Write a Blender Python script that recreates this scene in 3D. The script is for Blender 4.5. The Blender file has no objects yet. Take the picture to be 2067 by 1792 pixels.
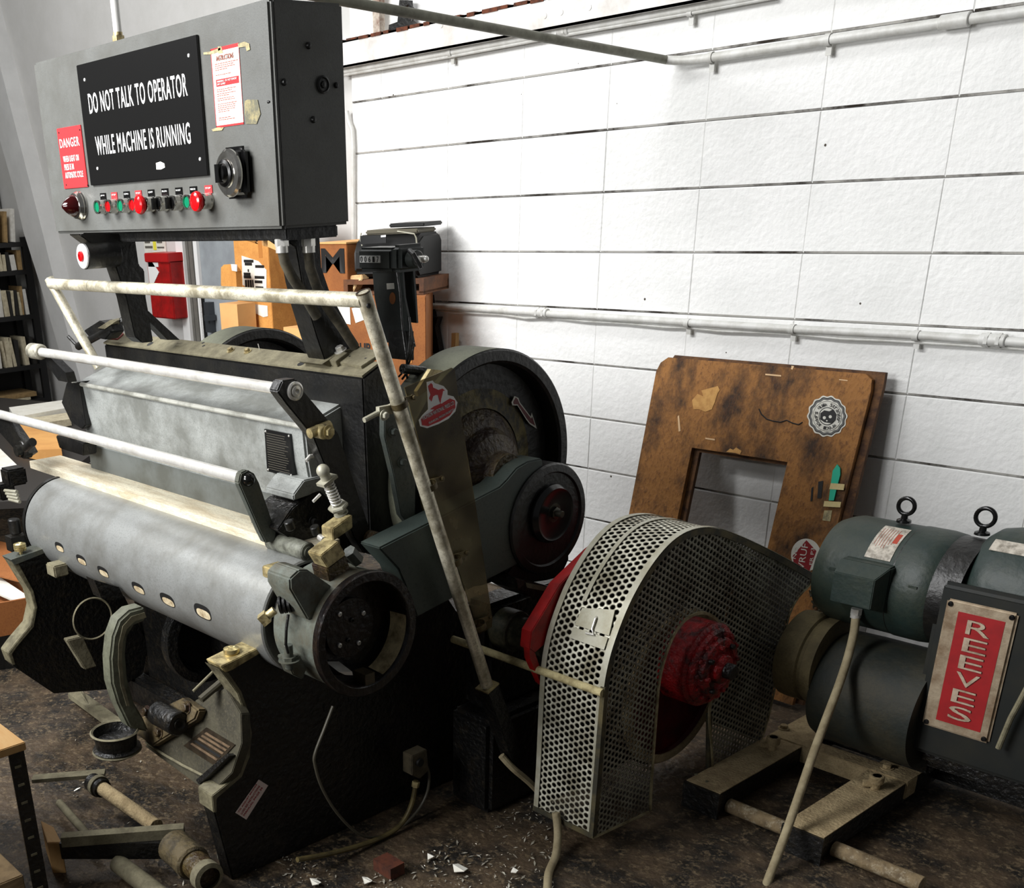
import bpy, bmesh, math, random
from mathutils import Vector, Matrix
random.seed(7)
V = Vector
S = bpy.context.scene
# ------------------------------------------------------------ camera (solved from the block courses of the wall)
CAM = V((4.0905, -3.6141, 1.6531)); FPX = 2228.0; CX, CY = 644.65, 1446.53
RR = ((0.6210038, 0.7824411, -0.0462632), (0.3063818, -0.2966480, -0.9045055), (-0.7214461, 0.5475271, -0.4239452))
cd = bpy.data.cameras.new('camera'); cam = bpy.data.objects.new('camera', cd); S.collection.objects.link(cam)
r0, r1, r2 = [V(r) for r in RR]
cam.matrix_world = Matrix(((r0.x, -r1.x, -r2.x, CAM.x), (r0.y, -r1.y, -r2.y, CAM.y), (r0.z, -r1.z, -r2.z, CAM.z), (0, 0, 0, 1)))
cd.sensor_width = 36; cd.sensor_fit = 'HORIZONTAL'; cd.lens = FPX / 2067 * 36
cd.shift_x = (1033.5 - CX) / 2067; cd.shift_y = (CY - 896) / 2067; cd.clip_start = 0.05
S.camera = cam
# ------------------------------------------------------------ light
W = bpy.data.worlds.new('world'); S.world = W; W.use_nodes = True
W.node_tree.nodes['Background'].inputs[0].default_value = (0.95, 0.97, 1.0, 1)
W.node_tree.nodes['Background'].inputs[1].default_value = 0.08
S.view_settings.view_transform = 'Standard'; S.view_settings.look = 'None'
S.view_settings.exposure = 0.0; S.view_settings.gamma = 1.0; S.view_settings.use_curve_mapping = False
def area(name, loc, aim, sx, sy, power, col=(1, 1, 1), spread=math.pi):
    d = bpy.data.lights.new(name, 'AREA'); d.shape = 'RECTANGLE'; d.size = sx; d.size_y = sy; d.energy = power; d.color = col; d.spread = spread
    o = bpy.data.objects.new(name, d); S.collection.objects.link(o); o.location = loc
    o.rotation_euler = (V(aim) - V(loc)).to_track_quat('-Z', 'Y').to_euler(); return o
area('ceiling_tubes_front', (0.2, -4.0, 3.3), (0.9, -0.6, 0.8), 2.6, 0.9, 78, spread=1.7)
area('fill_light_operator', (1.4, -4.8, 2.0), (1.6, -1.0, 0.8), 1.6, 0.8, 46, spread=2.2)  # added frontal fill, no real fixture; lifts front faces and under the control box
area('ceiling_tubes_back', (-2.2, -1.6, 3.6), (-2.2, -0.6, 0.6), 2.0, 0.8, 42)
area('ceiling_tubes_over_press', (0.9, -1.5, 3.7), (0.9, -1.2, 0.0), 2.4, 0.5, 26)
# ------------------------------------------------------------ measuring helpers
def ray(x, y):
    a, b = (x - CX) / FPX, (y - CY) / FPX
    return r0 * a + r1 * b + r2
def P(x, y, X=None, Y=None, Z=None):
    d = ray(x, y)
    if X is not None: t = (X - CAM.x) / d.x
    elif Y is not None: t = (Y - CAM.y) / d.y
    else: t = (Z - CAM.z) / d.z
    return CAM + d * t
def PL(pts, **k): return [P(x, y, **k) for x, y in pts]
def proj(p):
    q = V(p) - CAM; a, b, c = q.dot(r0), q.dot(r1), q.dot(r2)
    return CX + FPX * a / c, CY + FPX * b / c
def XAT(y, z, px):
    lo, hi = -6.0, 3.9
    for _ in range(50):
        m = (lo + hi) / 2
        if proj((m, y, z))[0] < px: lo = m
        else: hi = m
    return lo
# ------------------------------------------------------------ materials
MATS = {}
def lin(c):
    if isinstance(c, (int, float)): c = (c, c, c)
    return tuple(((v / 255) / 12.92 if v / 255 <= 0.04045 else ((v / 255 + 0.055) / 1.055) ** 2.4) for v in c) + (1,)
def mat(name, base, rough=0.6, metal=0.0, dirt=None, amt=0.5, scale=6.0, fine=None, finescale=140.0, bump=0.0, bscale=60.0, stretch=None, emit=None, spec=None, lo=0.42, hi=0.62):
    """base + blotchy dirt + fine grain, all on object coordinates"""
    if name in MATS: return MATS[name]
    m = bpy.data.materials.new(name); m.use_nodes = True; nt = m.node_tree; N = nt.nodes; L = nt.links
    b = N['Principled BSDF']; b.inputs['Roughness'].default_value = rough; b.inputs['Metallic'].default_value = metal
    if spec is not None: b.inputs['Specular IOR Level'].default_value = spec
    tc = N.new('ShaderNodeTexCoord'); src = tc.outputs['Object']
    if stretch:
        mp = N.new('ShaderNodeMapping'); mp.inputs['Scale'].default_value = stretch; L.new(src, mp.inputs[0]); src = mp.outputs[0]
    cur = None
    def mix(a, bcol, fac):
        x = N.new('ShaderNodeMix'); x.data_type = 'RGBA'
        if isinstance(a, tuple): x.inputs[6].default_value = a
        else: L.new(a, x.inputs[6])
        x.inputs[7].default_value = bcol; L.new(fac, x.inputs[0]); return x.outputs[2]
    cur = lin(base)
    if dirt is not None:
        n = N.new('ShaderNodeTexNoise'); n.inputs['Scale'].default_value = scale; n.inputs['Detail'].default_value = 9; n.inputs['Roughness'].default_value = 0.68
        L.new(src, n.inputs['Vector'])
        r = N.new('ShaderNodeMapRange'); r.inputs[1].default_value = lo; r.inputs[2].default_value = hi; r.inputs[3].default_value = 0; r.inputs[4].default_value = amt
        L.new(n.outputs[0], r.inputs[0]); cur = mix(cur, lin(dirt), r.outputs[0])
    if fine is not None:
        n = N.new('ShaderNodeTexNoise'); n.inputs['Scale'].default_value = finescale; n.inputs['Detail'].default_value = 4; n.inputs['Roughness'].default_value = 0.8
        L.new(src, n.inputs['Vector'])
        r = N.new('ShaderNodeMapRange'); r.inputs[1].default_value = 0.5; r.inputs[2].default_value = 0.68; r.inputs[3].default_value = 0; r.inputs[4].default_value = 0.8
        L.new(n.outputs[0], r.inputs[0]); cur = mix(cur, lin(fine), r.outputs[0])
    if isinstance(cur, tuple): b.inputs['Base Color'].default_value = cur
    else: L.new(cur, b.inputs['Base Color'])
    if bump:
        n = N.new('ShaderNodeTexNoise'); n.inputs['Scale'].default_value = bscale; n.inputs['Detail'].default_value = 5
        L.new(src, n.inputs['Vector']); bp = N.new('ShaderNodeBump'); bp.inputs['Strength'].default_value = bump; bp.inputs['Distance'].default_value = 0.01
        L.new(n.outputs[0], bp.inputs['Height']); L.new(bp.outputs[0], b.inputs['Normal'])
    if emit:
        b.inputs['Emission Color'].default_value = lin(base); b.inputs['Emission Strength'].default_value = emit
    MATS[name] = m; return m
BLK = mat('black_enamel', 13, 0.4, dirt=(36, 34, 28), amt=0.5, scale=9, fine=(9, 9, 9), bump=0.25)
BLK2 = mat('greasy_black_iron', 12, 0.38, dirt=(60, 52, 38), amt=0.55, scale=26, lo=.52, hi=.75, fine=(30, 27, 20), finescale=90, bump=0.6, bscale=70)
GRN = mat('grey_green_enamel', (72, 78, 74), 0.45, dirt=(98, 92, 70), amt=0.4, scale=7, fine=(50, 56, 54), bump=0.12)
BOXG = mat('grey_hammertone_paint', (96, 97, 94), 0.5, dirt=(70, 68, 61), amt=0.5, scale=5, fine=(80, 82, 80), finescale=200, bump=0.06, bscale=300)
BEDG = mat('grey_housing_paint', (150, 153, 150), 0.42, dirt=(78, 78, 70), amt=0.65, scale=5, fine=(100, 104, 102), finescale=220, bump=0.12)
DRUM = mat('brushed_steel_drum', (150, 152, 150), 0.4, metal=0.45, dirt=(92, 88, 76), amt=0.55, scale=4, fine=(118, 120, 118), finescale=220, bump=0.05)
CHR = mat('polished_steel', (240, 239, 234), 0.24, metal=0.5, dirt=(150, 140, 118), amt=0.35, scale=14)
CHROME = mat('mirror_chrome', (216, 214, 208), 0.14, metal=0.95, dirt=(120, 116, 100), amt=0.4, scale=30)
DULL = mat('worn_steel_tube', (232, 226, 204), 0.36, metal=0.35, dirt=(104, 94, 66), amt=0.75, scale=13, fine=(150, 142, 118), bump=0.15, stretch=(1, 1, 1))
BAR = mat('oiled_steel_bar', (238, 230, 206), 0.42, metal=0.25, dirt=(176, 152, 112), amt=0.6, scale=10, stretch=(.6, 3, 3), fine=(160, 150, 128))
DUST = mat('dusty_steel', (128, 122, 98), 0.85, dirt=(72, 66, 50), amt=0.7, scale=14, fine=(98, 92, 72), bump=0.2)
TAN = mat('dust_caked_iron', (182, 162, 124), 0.95, dirt=(116, 98, 68), amt=0.6, scale=16, fine=(120, 104, 74), finescale=200, bump=0.5, bscale=120)
BRASS = mat('greasy_bright_steel', (196, 180, 132), 0.4, metal=0.4, dirt=(74, 60, 34), amt=0.8, scale=30, bump=0.2)
RUSTY = mat('rust_brown_grease', (44, 26, 16), 0.45, dirt=(98, 84, 46), amt=0.7, scale=14, fine=(16, 10, 8), finescale=110, bump=0.8, bscale=80)
RED = mat('red_enamel', (168, 22, 22), 0.4, dirt=(96, 20, 18), amt=0.6, scale=14, bump=0.1)
REDG = mat('red_greasy_casting', (150, 20, 24), 0.32, dirt=(34, 10, 10), amt=0.9, scale=22, lo=.45, hi=.6, bump=0.9, bscale=90)
WHT = mat('white_paint', (232, 232, 230), 0.6)
PAPER = mat('paper_white', (226, 224, 214), 0.8, dirt=(196, 190, 172), amt=0.4, scale=20)
PLATE = mat('black_plastic_sign', 20, 0.25)
INK = mat('black_ink', 12, 0.6)
REDINK = mat('red_print', (188, 24, 30), 0.6)
REDSIGN = mat('red_sign_plastic', (188, 48, 52), 0.45, fine=(176, 44, 48))
TAPE = mat('yellowed_tape', (178, 164, 120), 0.6, dirt=(98, 92, 74), amt=0.8, scale=60)
GLASSR = mat('red_lens', (196, 18, 24), 0.15)
DARKLENS = mat('dark_red_lens', (44, 8, 8), 0.1)
GLASSG = mat('green_lens', (16, 120, 84), 0.2)
KNOB = mat('black_plastic', 14, 0.22)
MOTG = mat('dark_green_motor_paint', (30, 46, 42), 0.5, dirt=(58, 62, 48), amt=0.55, scale=6, fine=(28, 40, 38), bump=0.15)
MOTD = mat('dusty_green_case', (24, 30, 25), 0.7, dirt=(54, 49, 32), amt=0.7, scale=7, fine=(22, 26, 22), bump=0.2)
CAL = mat('corrugated_cardboard', (208, 148, 74), 0.85, dirt=(160, 98, 40), amt=0.5, scale=6, fine=(176, 112, 50))
CAD = mat('brown_cardboard', (150, 92, 44), 0.85, dirt=(112, 64, 30), amt=0.5, scale=8, fine=(122, 66, 26))
CALT = mat('pale_cardboard', (214, 164, 104), 0.85, dirt=(196, 142, 84), amt=0.4, scale=6)
ALU = mat('dirty_cast_aluminium', (176, 160, 136), 0.5, metal=0.3, dirt=(112, 84, 56), amt=0.7, scale=12, bump=0.15)
PIPEW = mat('painted_conduit', (216, 216, 212), 0.45, dirt=(150, 146, 132), amt=0.4, scale=12)
PIPEB = mat('bare_conduit', (122, 122, 108), 0.5, metal=0.3, dirt=(70, 66, 54), amt=0.6, scale=16)
CONDT = mat('dusty_flexible_conduit', (158, 146, 116), 0.8, dirt=(112, 98, 70), amt=0.6, scale=18, bump=0.2)
GALV = mat('galvanised_sheet', (178, 176, 160), 0.5, metal=0.25, dirt=(128, 120, 88), amt=0.5, scale=16)
BLUEG = mat('steel_door_paint', (150, 156, 160), 0.6, dirt=(120, 124, 128), amt=0.5, scale=6)
TEAL = mat('teal_ink_knife', (18, 176, 142), 0.45)
WOODP = mat('pine_wood', (170, 136, 88), 0.7, dirt=(160, 116, 62), amt=0.5, scale=9, stretch=(1, 8, 1))
# ------------------------------------------------------------ mesh builder
class MB:
    def __init__(s): s.v = []; s.f = []
    def add(s, vs, fs):
        n = len(s.v); s.v += [V(v) for v in vs]; s.f += [tuple(i + n for i in f) for f in fs]; return s
    def box(s, c, d, rot=None):
        c = V(c); q = []
        for x in (-1, 1):
            for y in (-1, 1):
                for z in (-1, 1):
                    p = V((x * d[0] / 2, y * d[1] / 2, z * d[2] / 2))
                    q.append(c + (rot @ p if rot else p))
        return s.add(q, [(0, 1, 3, 2), (4, 6, 7, 5), (0, 4, 5, 1), (2, 3, 7, 6), (0, 2, 6, 4), (1, 5, 7, 3)])
    def bb(s, a, b):
        a, b = V(a), V(b); return s.box((a + b) / 2, [abs(b[i] - a[i]) for i in range(3)])
    def prism(s, pts, vec):
        pts = [V(p) for p in pts]; vec = V(vec); n = len(pts)
        return s.add(pts + [p + vec for p in pts], [tuple(range(n)), tuple(range(2 * n - 1, n - 1, -1))] + [(i, (i + 1) % n, n + (i + 1) % n, n + i) for i in range(n)])
    def bar(s, a, b, w, h, up=V((0, 0, 1))):
        a, b = V(a), V(b); d = (b - a).normalized(); x = d.cross(up)
        if x.length < 1e-4: x = d.cross(V((0, 1, 0)))
        x.normalize(); y = x.cross(d)
        q = [a + x * i * w / 2 + y * j * h / 2 for i, j in ((-1, -1), (1, -1), (1, 1), (-1, 1))]
        return s.prism(q, b - a)
    def tube(s, pts, r, n=20, cap=True, rs=None):
        pts = [V(p) for p in pts]; m = len(pts); vs = []; fs = []
        t = [(pts[min(i + 1, m - 1)] - pts[max(i - 1, 0)]).normalized() for i in range(m)]
        x = t[0].orthogonal().normalized()
        for i in range(m):
            x = (x - t[i] * x.dot(t[i])).normalized(); y = t[i].cross(x); rr = rs[i] if rs else r
            for k in range(n):
                a = 2 * math.pi * k / n; vs.append(pts[i] + (x * math.cos(a) + y * math.sin(a)) * rr)
        for i in range(m - 1):
            for k in range(n): fs.append((i * n + k, i * n + (k + 1) % n, (i + 1) * n + (k + 1) % n, (i + 1) * n + k))
        if cap: fs += [tuple(range(n - 1, -1, -1)), tuple(range((m - 1) * n, m * n))]
        return s.add(vs, fs)
    def lathe(s, c, axis, prof, n=48, a0=0.0, a1=2 * math.pi):
        """prof: (radius, distance along axis)"""
        c, ax = V(c), V(axis).normalized(); x = ax.orthogonal().normalized() if abs(ax.x) < .99 else V((0, 0, 1)); y = ax.cross(x)
        vs = []; fs = []; full = abs(a1 - a0 - 2 * math.pi) < 1e-6; m = n if full else n + 1
        for r, h in prof:
            for k in range(m):
                a = a0 + (a1 - a0) * k / n; vs.append(c + ax * h + (x * math.cos(a) + y * math.sin(a)) * r)
        for i in range(len(prof) - 1):
            for k in range(n): fs.append((i * m + k, i * m + (k + 1) % m, (i + 1) * m + (k + 1) % m, (i + 1) * m + k))
        return s.add(vs, fs)
    def cyl(s, a, b, r, n=32, bev=0.0):
        a, b = V(a), V(b); h = (b - a).length; ax = b - a
        p = [(0, 0), (r, 0), (r, h), (0, h)] if not bev else [(0, 0), (r - bev, 0), (r, bev), (r, h - bev), (r - bev, h), (0, h)]
        return s.lathe(a, ax, p, n)
    def sph(s, c, r, sc=(1, 1, 1), n=16):
        c = V(c); vs = []; fs = []
        for i in range(n + 1):
            for k in range(2 * n):
                a = math.pi * i / n; b = math.pi * k / n
                vs.append(c + V((math.sin(a) * math.cos(b) * sc[0], math.sin(a) * math.sin(b) * sc[1], math.cos(a) * sc[2])) * r)
        for i in range(n):
            for k in range(2 * n): fs.append((i * 2 * n + k, (i + 1) * 2 * n + k, (i + 1) * 2 * n + (k + 1) % (2 * n), i * 2 * n + (k + 1) % (2 * n)))
        return s.add(vs, fs)
    def hexbolt(s, c, axis, r, h):
        s.lathe(c, axis, [(0, 0), (r * 1.5, 0), (r * 1.5, h * .2), (0, h * .2)], 20)
        return s.lathe(V(c), axis, [(0, 0), (r, 0), (r, h), (r * .8, h * 1.12), (0, h * 1.12)], 6)
    def text(s, string, o, xd, yd, w, h, th=0.0008, align=None, bold=0.0, space=1.0):
        """lettering fitted to w x h from lower-left corner o"""
        cu = bpy.data.curves.new('lettering', 'FONT'); cu.body = string; cu.resolution_u = 3; cu.space_line = 0.95; cu.offset = bold; cu.space_character = space
        if align: cu.align_x = align
        ob = bpy.data.objects.new('lettering', cu); S.collection.objects.link(ob)
        me = bpy.data.meshes.new_from_object(ob.evaluated_get(bpy.context.evaluated_depsgraph_get()))
        bpy.data.objects.remove(ob); bpy.data.curves.remove(cu)
        xs = [v.co.x for v in me.vertices]; ys = [v.co.y for v in me.vertices]
        x0, x1, y0, y1 = min(xs), max(xs), min(ys), max(ys); xd, yd = V(xd).normalized(), V(yd).normalized(); nn = xd.cross(yd)
        vs = [V(o) + xd * ((v.co.x - x0) / (x1 - x0) * w) + yd * ((v.co.y - y0) / (y1 - y0) * h) for v in me.vertices]
        fs = [tuple(p.vertices) for p in me.polygons]
        ed = {}
        for f in fs:
            for i in range(len(f)): e = (f[i], f[(i + 1) % len(f)]); ed[e] = 1
        n = len(vs); side = [(a, b, b + n, a + n) for (a, b) in ed if (b, a) not in ed]
        bpy.data.meshes.remove(me)
        return s.add([v + nn * th for v in vs] + vs, fs + [(b, a, d, c) for a, b, c, d in [(q[0], q[1], q[3], q[2]) for q in side]])
OFF = {}
def _smooth(bm, ang):
    for f in bm.faces: f.smooth = True
    for e in bm.edges:
        if len(e.link_faces) == 2 and e.calc_face_angle(0) > ang: e.smooth = False
def obj(name, mb, m, parent=None, bev=0.0, seg=2, base=None, recalc=True, uv=None, weld=False, flat=False):
    off = OFF[parent.name] if parent else (V(base) if base is not None else sum(mb.v, V()) / len(mb.v))
    me = bpy.data.meshes.new(name); me.from_pydata([v - off for v in mb.v], [], mb.f); me.validate()
    bm = bmesh.new(); bm.from_mesh(me)
    if uv:
        ul = bm.loops.layers.uv.new('UVMap'); bm.verts.ensure_lookup_table()
        for f in bm.faces:
            for l in f.loops: l[ul].uv = uv[l.vert.index]
    if weld: bmesh.ops.remove_doubles(bm, verts=bm.verts, dist=1e-5)
    if recalc: bmesh.ops.recalc_face_normals(bm, faces=bm.faces)
    if bev:
        ee = [e for e in bm.edges if len(e.link_faces) == 2 and e.calc_face_angle(0) > 0.7]
        bmesh.ops.bevel(bm, geom=ee, offset=bev, segments=seg, affect='EDGES', clamp_overlap=True)
    if not flat: _smooth(bm, 0.6)
    bm.to_mesh(me); bm.free(); me.materials.append(m)
    o = bpy.data.objects.new(name, me); S.collection.objects.link(o)
    if parent: o.parent = parent; OFF[o.name] = off
    else: o.location = off; OFF[o.name] = off
    return o
def tag(o, label, cat=None, group=None, kind=None):
    if label: o['label'] = label
    if cat: o['category'] = cat
    if group: o['group'] = group
    if kind: o['kind'] = kind
    return o
def thing(name, loc, label, cat, group=None):
    o = bpy.data.objects.new(name, None); o.empty_display_size = 0.05; S.collection.objects.link(o); o.location = loc; OFF[o.name] = V(loc)
    return tag(o, label, cat, group)
def struct(name, mb, m, label=None, **k):
    o = obj(name, mb, m, **k); o['kind'] = 'structure'
    if label: o['label'] = label
    return o
XP, YP, ZP = V((1, 0, 0)), V((0, 1, 0)), V((0, 0, 1))
# ============================================================ ROOM
def block_mat(name, base, specks=True, soot=None):
    m = mat(name, base, 0.75, dirt=(base[0] - 14, base[1] - 13, base[2] - 14), amt=0.5, scale=3.0, bump=0.35, bscale=55)
    nt = m.node_tree; N, L = nt.nodes, nt.links; b = N['Principled BSDF']
    src = b.inputs['Base Color'].links[0].from_socket; tc = [n for n in N if n.type == 'TEX_COORD'][0]
    v = N.new('ShaderNodeTexVoronoi'); v.inputs['Scale'].default_value = 11; L.new(tc.outputs['Object'], v.inputs['Vector'])
    n = N.new('ShaderNodeTexNoise'); n.inputs['Scale'].default_value = 40; L.new(tc.outputs['Object'], n.inputs['Vector'])
    a = N.new('ShaderNodeMath'); a.operation = 'MULTIPLY_ADD'; L.new(n.outputs[0], a.inputs[0]); a.inputs[1].default_value = 0.09; L.new(v.outputs['Distance'], a.inputs[2])
    c = N.new('ShaderNodeMath'); c.operation = 'LESS_THAN'; L.new(a.outputs[0], c.inputs[0]); c.inputs[1].default_value = 0.083
    s2 = N.new('ShaderNodeMath'); s2.operation = 'GREATER_THAN'
    sep = N.new('ShaderNodeSeparateColor'); L.new(v.outputs['Color'], sep.inputs[0]); L.new(sep.outputs[0], s2.inputs[0]); s2.inputs[1].default_value = 0.78
    mu = N.new('ShaderNodeMath'); mu.operation = 'MULTIPLY'; L.new(c.outputs[0], mu.inputs[0]); L.new(s2.outputs[0], mu.inputs[1])
    x = N.new('ShaderNodeMix'); x.data_type = 'RGBA'; L.new(mu.outputs[0], x.inputs[0]); L.new(src, x.inputs[6]); x.inputs[7].default_value = lin((70, 62, 50)); L.new(x.outputs[2], b.inputs['Base Color'])
    return m
BLOCKM = block_mat('painted_block', (240, 240, 238))
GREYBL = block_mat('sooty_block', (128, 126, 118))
CW, CH = 0.4064, 0.2032
def block_wall(x0, x1, z0, z1, to3, jx=0.0028, jz=0.0042):
    mb = MB(); i0 = math.floor(x0 / CW); i1 = math.ceil(x1 / CW); k0 = round(z0 / CH); k1 = round(z1 / CH)
    for i in range(i0, i1):
        a, b = max(i * CW, x0), min((i + 1) * CW, x1)
        if b - a < 0.02: continue
        for k in range(k0, k1):
            c, d = k * CH, (k + 1) * CH; w = random.uniform(-.0012, .0012)
            o = [(a, .0035, c + .001), (b, .0035, c + .001), (b, .0035, d - .001), (a, .0035, d - .001)]
            f = [(a + jx, w, c + jz + .003), (b - jx, w, c + jz + .003), (b - jx, w, d - jz), (a + jx, w, d - jz)]
            e = [(a, .014, c + .001), (b, .014, c + .001), (b, .014, d - .001), (a, .014, d - .001)]
            mb.add([to3(*p) for p in o + f + e], [(4, 5, 6, 7), (0, 1, 5, 4), (1, 2, 6, 5), (2, 3, 7, 6), (3, 0, 4, 7), (0, 8, 9, 1), (2, 10, 11, 3)])
    a, b = to3(x0, .0135, z0), to3(x1, .15, z1); mb.bb(a, b)
    return mb
XC = -0.20
o = struct('wall_right', block_wall(XC, 5.2, 0, CH * 16, lambda x, y, z: V((x, y, z))), BLOCKM, 'white painted concrete block wall behind the press', recalc=False, flat=True)
CRACK_SHADE = mat('cracked_shaded_joint', (44, 36, 28), .9, dirt=(190, 188, 182), amt=.9, scale=3.5, lo=.40, hi=.54)  # cracks plus painted overhang shade for the blocks' down-facing joint edges
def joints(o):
    o.data.materials.append(CRACK_SHADE)
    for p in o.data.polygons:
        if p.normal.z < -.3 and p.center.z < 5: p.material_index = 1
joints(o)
o = struct('wall_rear', MB().bb((-4.3, 0.01, 0), (XC - .001, 0.16, 3.4)), mat('smooth_white_wall', (206, 205, 202), 0.7, dirt=(188, 187, 182), amt=0.5, scale=2.2, bump=0.1), 'smooth white wall left of the block wall')
XB = -4.1
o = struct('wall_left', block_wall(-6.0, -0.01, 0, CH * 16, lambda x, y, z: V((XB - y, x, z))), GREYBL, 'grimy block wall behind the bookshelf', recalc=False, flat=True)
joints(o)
FLM = mat('worn_floor', (74, 60, 44), 0.6, dirt=(18, 15, 11), amt=0.97, scale=6.5, lo=.42, hi=.56, fine=(128, 110, 84), finescale=52, bump=0.9, bscale=38)
struct('floor', MB().bb((-6, -8, -0.1), (7, 0.2, 0)), FLM)
BY = -0.07
zb0 = P(900, 98, Y=BY).z; zb1 = P(900, 38, Y=BY).z
mb = MB(); mb.bb((-1.2, BY, zb0), (4.2, BY + .008, zb1)); mb.bb((-1.2, BY, zb1 - .008), (4.2, -0.002, zb1)); mb.bb((-1.2, BY, zb0), (4.2, -0.002, zb0 + .008))
for x in (891, 1100, 1133, 1190):
    p = P(x, (51, 32, 25, 15)[(891, 1100, 1133, 1190).index(x)], Y=BY); mb.lathe(p, (0, -1, 0), [(0, .003), (.009, .002), (.009, 0), (0, 0)], 14)
tb = struct('trim_1', mb, mat('white_steel_beam', (226, 225, 222), 0.55, dirt=(178, 170, 160), amt=0.6, scale=5, fine=(206, 204, 200), finescale=60), 'white steel beam along the top of the block wall')
zr = zb1 + .006
mb = MB()
for i in range(26):
    a = -.3 + i * .08; mb.bb((a, BY - .004, zb1 - random.uniform(.002, .012)), (a + random.uniform(.03, .08), BY + .03, zb1 + .004))
tag(obj('rust_edge', mb, mat('rust_flakes', (104, 54, 30), 0.9, dirt=(40, 22, 14), amt=.8, scale=40), tb), None)
# rusty upright and black bracket above the beam
a, b = P(757, 82, Y=-.05), P(768, 0, Y=-.05)
t = thing('steel_upright', (a.x, -.05, a.z), 'short rusty white steel upright on top of the wall beam beside the grey box', 'steel post')
obj('post', MB().bb((a.x, -.06, a.z - .01), (P(770, 60, Y=-.05).x, -.03, a.z + .45)), mat('rusty_white_steel', (196, 186, 172), .7, dirt=(104, 60, 36), amt=.9, scale=18), t)
a = P(785, 78, Y=-.05)
t = thing('beam_bracket', a, 'black angled iron bracket on top of the wall beam behind the hanging conduit', 'bracket')
mb = MB(); mb.prism(PL([(783, 78), (785, 50), (802, 44), (806, 0), (822, 0), (824, 40), (848, 60), (880, 52), (886, 56), (820, 72)], Y=-.06), (0, .03, 0)); mb.tube(PL([(832, 42), (836, 20), (826, 8), (818, 14)], Y=-.075), .006, 8)
obj('bracket_body', mb, BLK, t)
# vertical conduit in the corner
mb = MB(); pts = PL([(700, 225), (704, 245), (711, 262), (713, 300), (713, 400), (713, 470), (714, 620)], Y=-.02); mb.tube(pts, .010, 12)
tag(obj('corner_conduit', mb, PIPEW), 'thin white vertical conduit down the wall just right of the grey control box', 'conduit')
# tapered column at left
A = PL([(-60, -60), (-22, -60), (151, 725), (190, 905), (150, 905), (128, 737)], Y=-.02)
cm = mat('column_paint', (214, 214, 212), .6, dirt=(190, 190, 188), amt=.4, scale=4)
mb = MB().prism(PL([(-110, -110), (-62, -110), (88, 478), (118, 600), (150, 722), (200, 905), (172, 905), (128, 737), (80, 571), (48, 470), (27, 380)], Y=-.10), (0, .11, 0))
struct('trim_2', mb, cm, 'leaning white steel column beside the bookshelf')
# door and frame
def vstrip(x0, x1, y0, y1, yy, d, slope=.10, top=None):
    a = P(x0, y0, Y=yy); b = P(x1, y0, Y=yy); return MB().bb((a.x, yy, 0.0), (b.x, yy + d, 2.15))
d1 = MB(); a, b = P(362, 560, Y=-.02), P(372, 560, Y=-.02)
d1.bb((P(360, 560, Y=-.03).x, -.03, 0), (P(374, 560, Y=-.03).x, .01, 2.15)); d1.bb((P(395, 560, Y=-.03).x, -.03, 0), (P(402, 560, Y=-.03).x, .01, 2.15))
struct('trim_3', d1, WHT, 'white door casing')
g = MB(); g.bb((P(374, 560, Y=-.01).x, -.012, 0), (P(385, 560, Y=-.01).x, .01, 2.12)); g.bb((P(388, 560, Y=-.01).x, -.018, 0), (P(395, 560, Y=-.01).x, .01, 2.12))
struct('trim_4', g, mat('grey_jamb', (108, 106, 100), .6, dirt=(82, 80, 74), amt=.6, scale=9), 'grey door jamb')
dr = MB().bb((P(404, 560, Y=-.01).x, -.012, 0), (P(404, 560, Y=-.01).x + .86, .01, 2.1))
do = struct('door_1', dr, BLUEG, 'grey steel door behind the cardboard boxes')
mb = MB(); p = P(424, 640, Y=-.03); mb.box(p, (.05, .04, .16)); mb.box(p + V((.03, -.02, 0)), (.03, .06, .03)); obj('door_handle', mb, mat('grey_lock', (70, 74, 78), .4, metal=.5), do)
mb = MB().box(P(412, 656, Y=-.02), (.03, .02, .30)); obj('hinge_plate', mb, BLK, do)
# fire equipment box
a, b, c = P(294, 512, Y=-.12), P(340, 512, Y=-.12), P(346, 575, Y=-.12)
t = thing('fire_equipment_box', (a.x, -.12, P(300, 620, Y=-.12).z), 'red wall box with white labels hanging left of the grey door', 'fire box')
zt, zl = a.z, P(300, 640, Y=-.12).z
obj('case', MB().bb((a.x, -.12, zl), (b.x, .005, zt)), RED, t, bev=.006)
obj('lid', MB().bb((a.x - .004, -.13, zt - .045), (b.x + .004, .005, zt + .004)), mat('red_lid', (176, 26, 28), .4), t, bev=.004)
p = P(315, 531, Y=-.122); w = (b.x - a.x)
obj('label', MB().bb((a.x + w * .08, -.123, p.z - .02), (a.x + w * .52, -.120, p.z + .02)), WHT, t)
q = P(296, 549, Y=-.122)
obj('arrow_label', MB().prism([V((a.x + w * .06, -.123, q.z - .06)), V((a.x + w * .18, -.123, q.z - .075)), V((a.x + w * .52, -.123, q.z)), V((a.x + w * .18, -.123, q.z + .075)), V((a.x + w * .06, -.123, q.z + .06))], (0, .003, 0)), WHT, t)
a, b = P(290, 480, Y=.004), P(336, 512, Y=.004)
t = thing('fire_notice', (a.x, .004, b.z), 'white notice with yellow stripe above the red wall box', 'notice')
x0, x1, z0, z1 = a.x, b.x, b.z, a.z + .1; w = x1 - x0
obj('sheet', MB().bb((x0, .002, z0), (x1, .008, z1)), PAPER, t)
obj('yellow_stripe', MB().bb((x0 + w * .44, .000, z0 + .02), (x0 + w * .58, .002, z1)), mat('yellow_print', (232, 220, 70), .7), t)
mb = MB()
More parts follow.
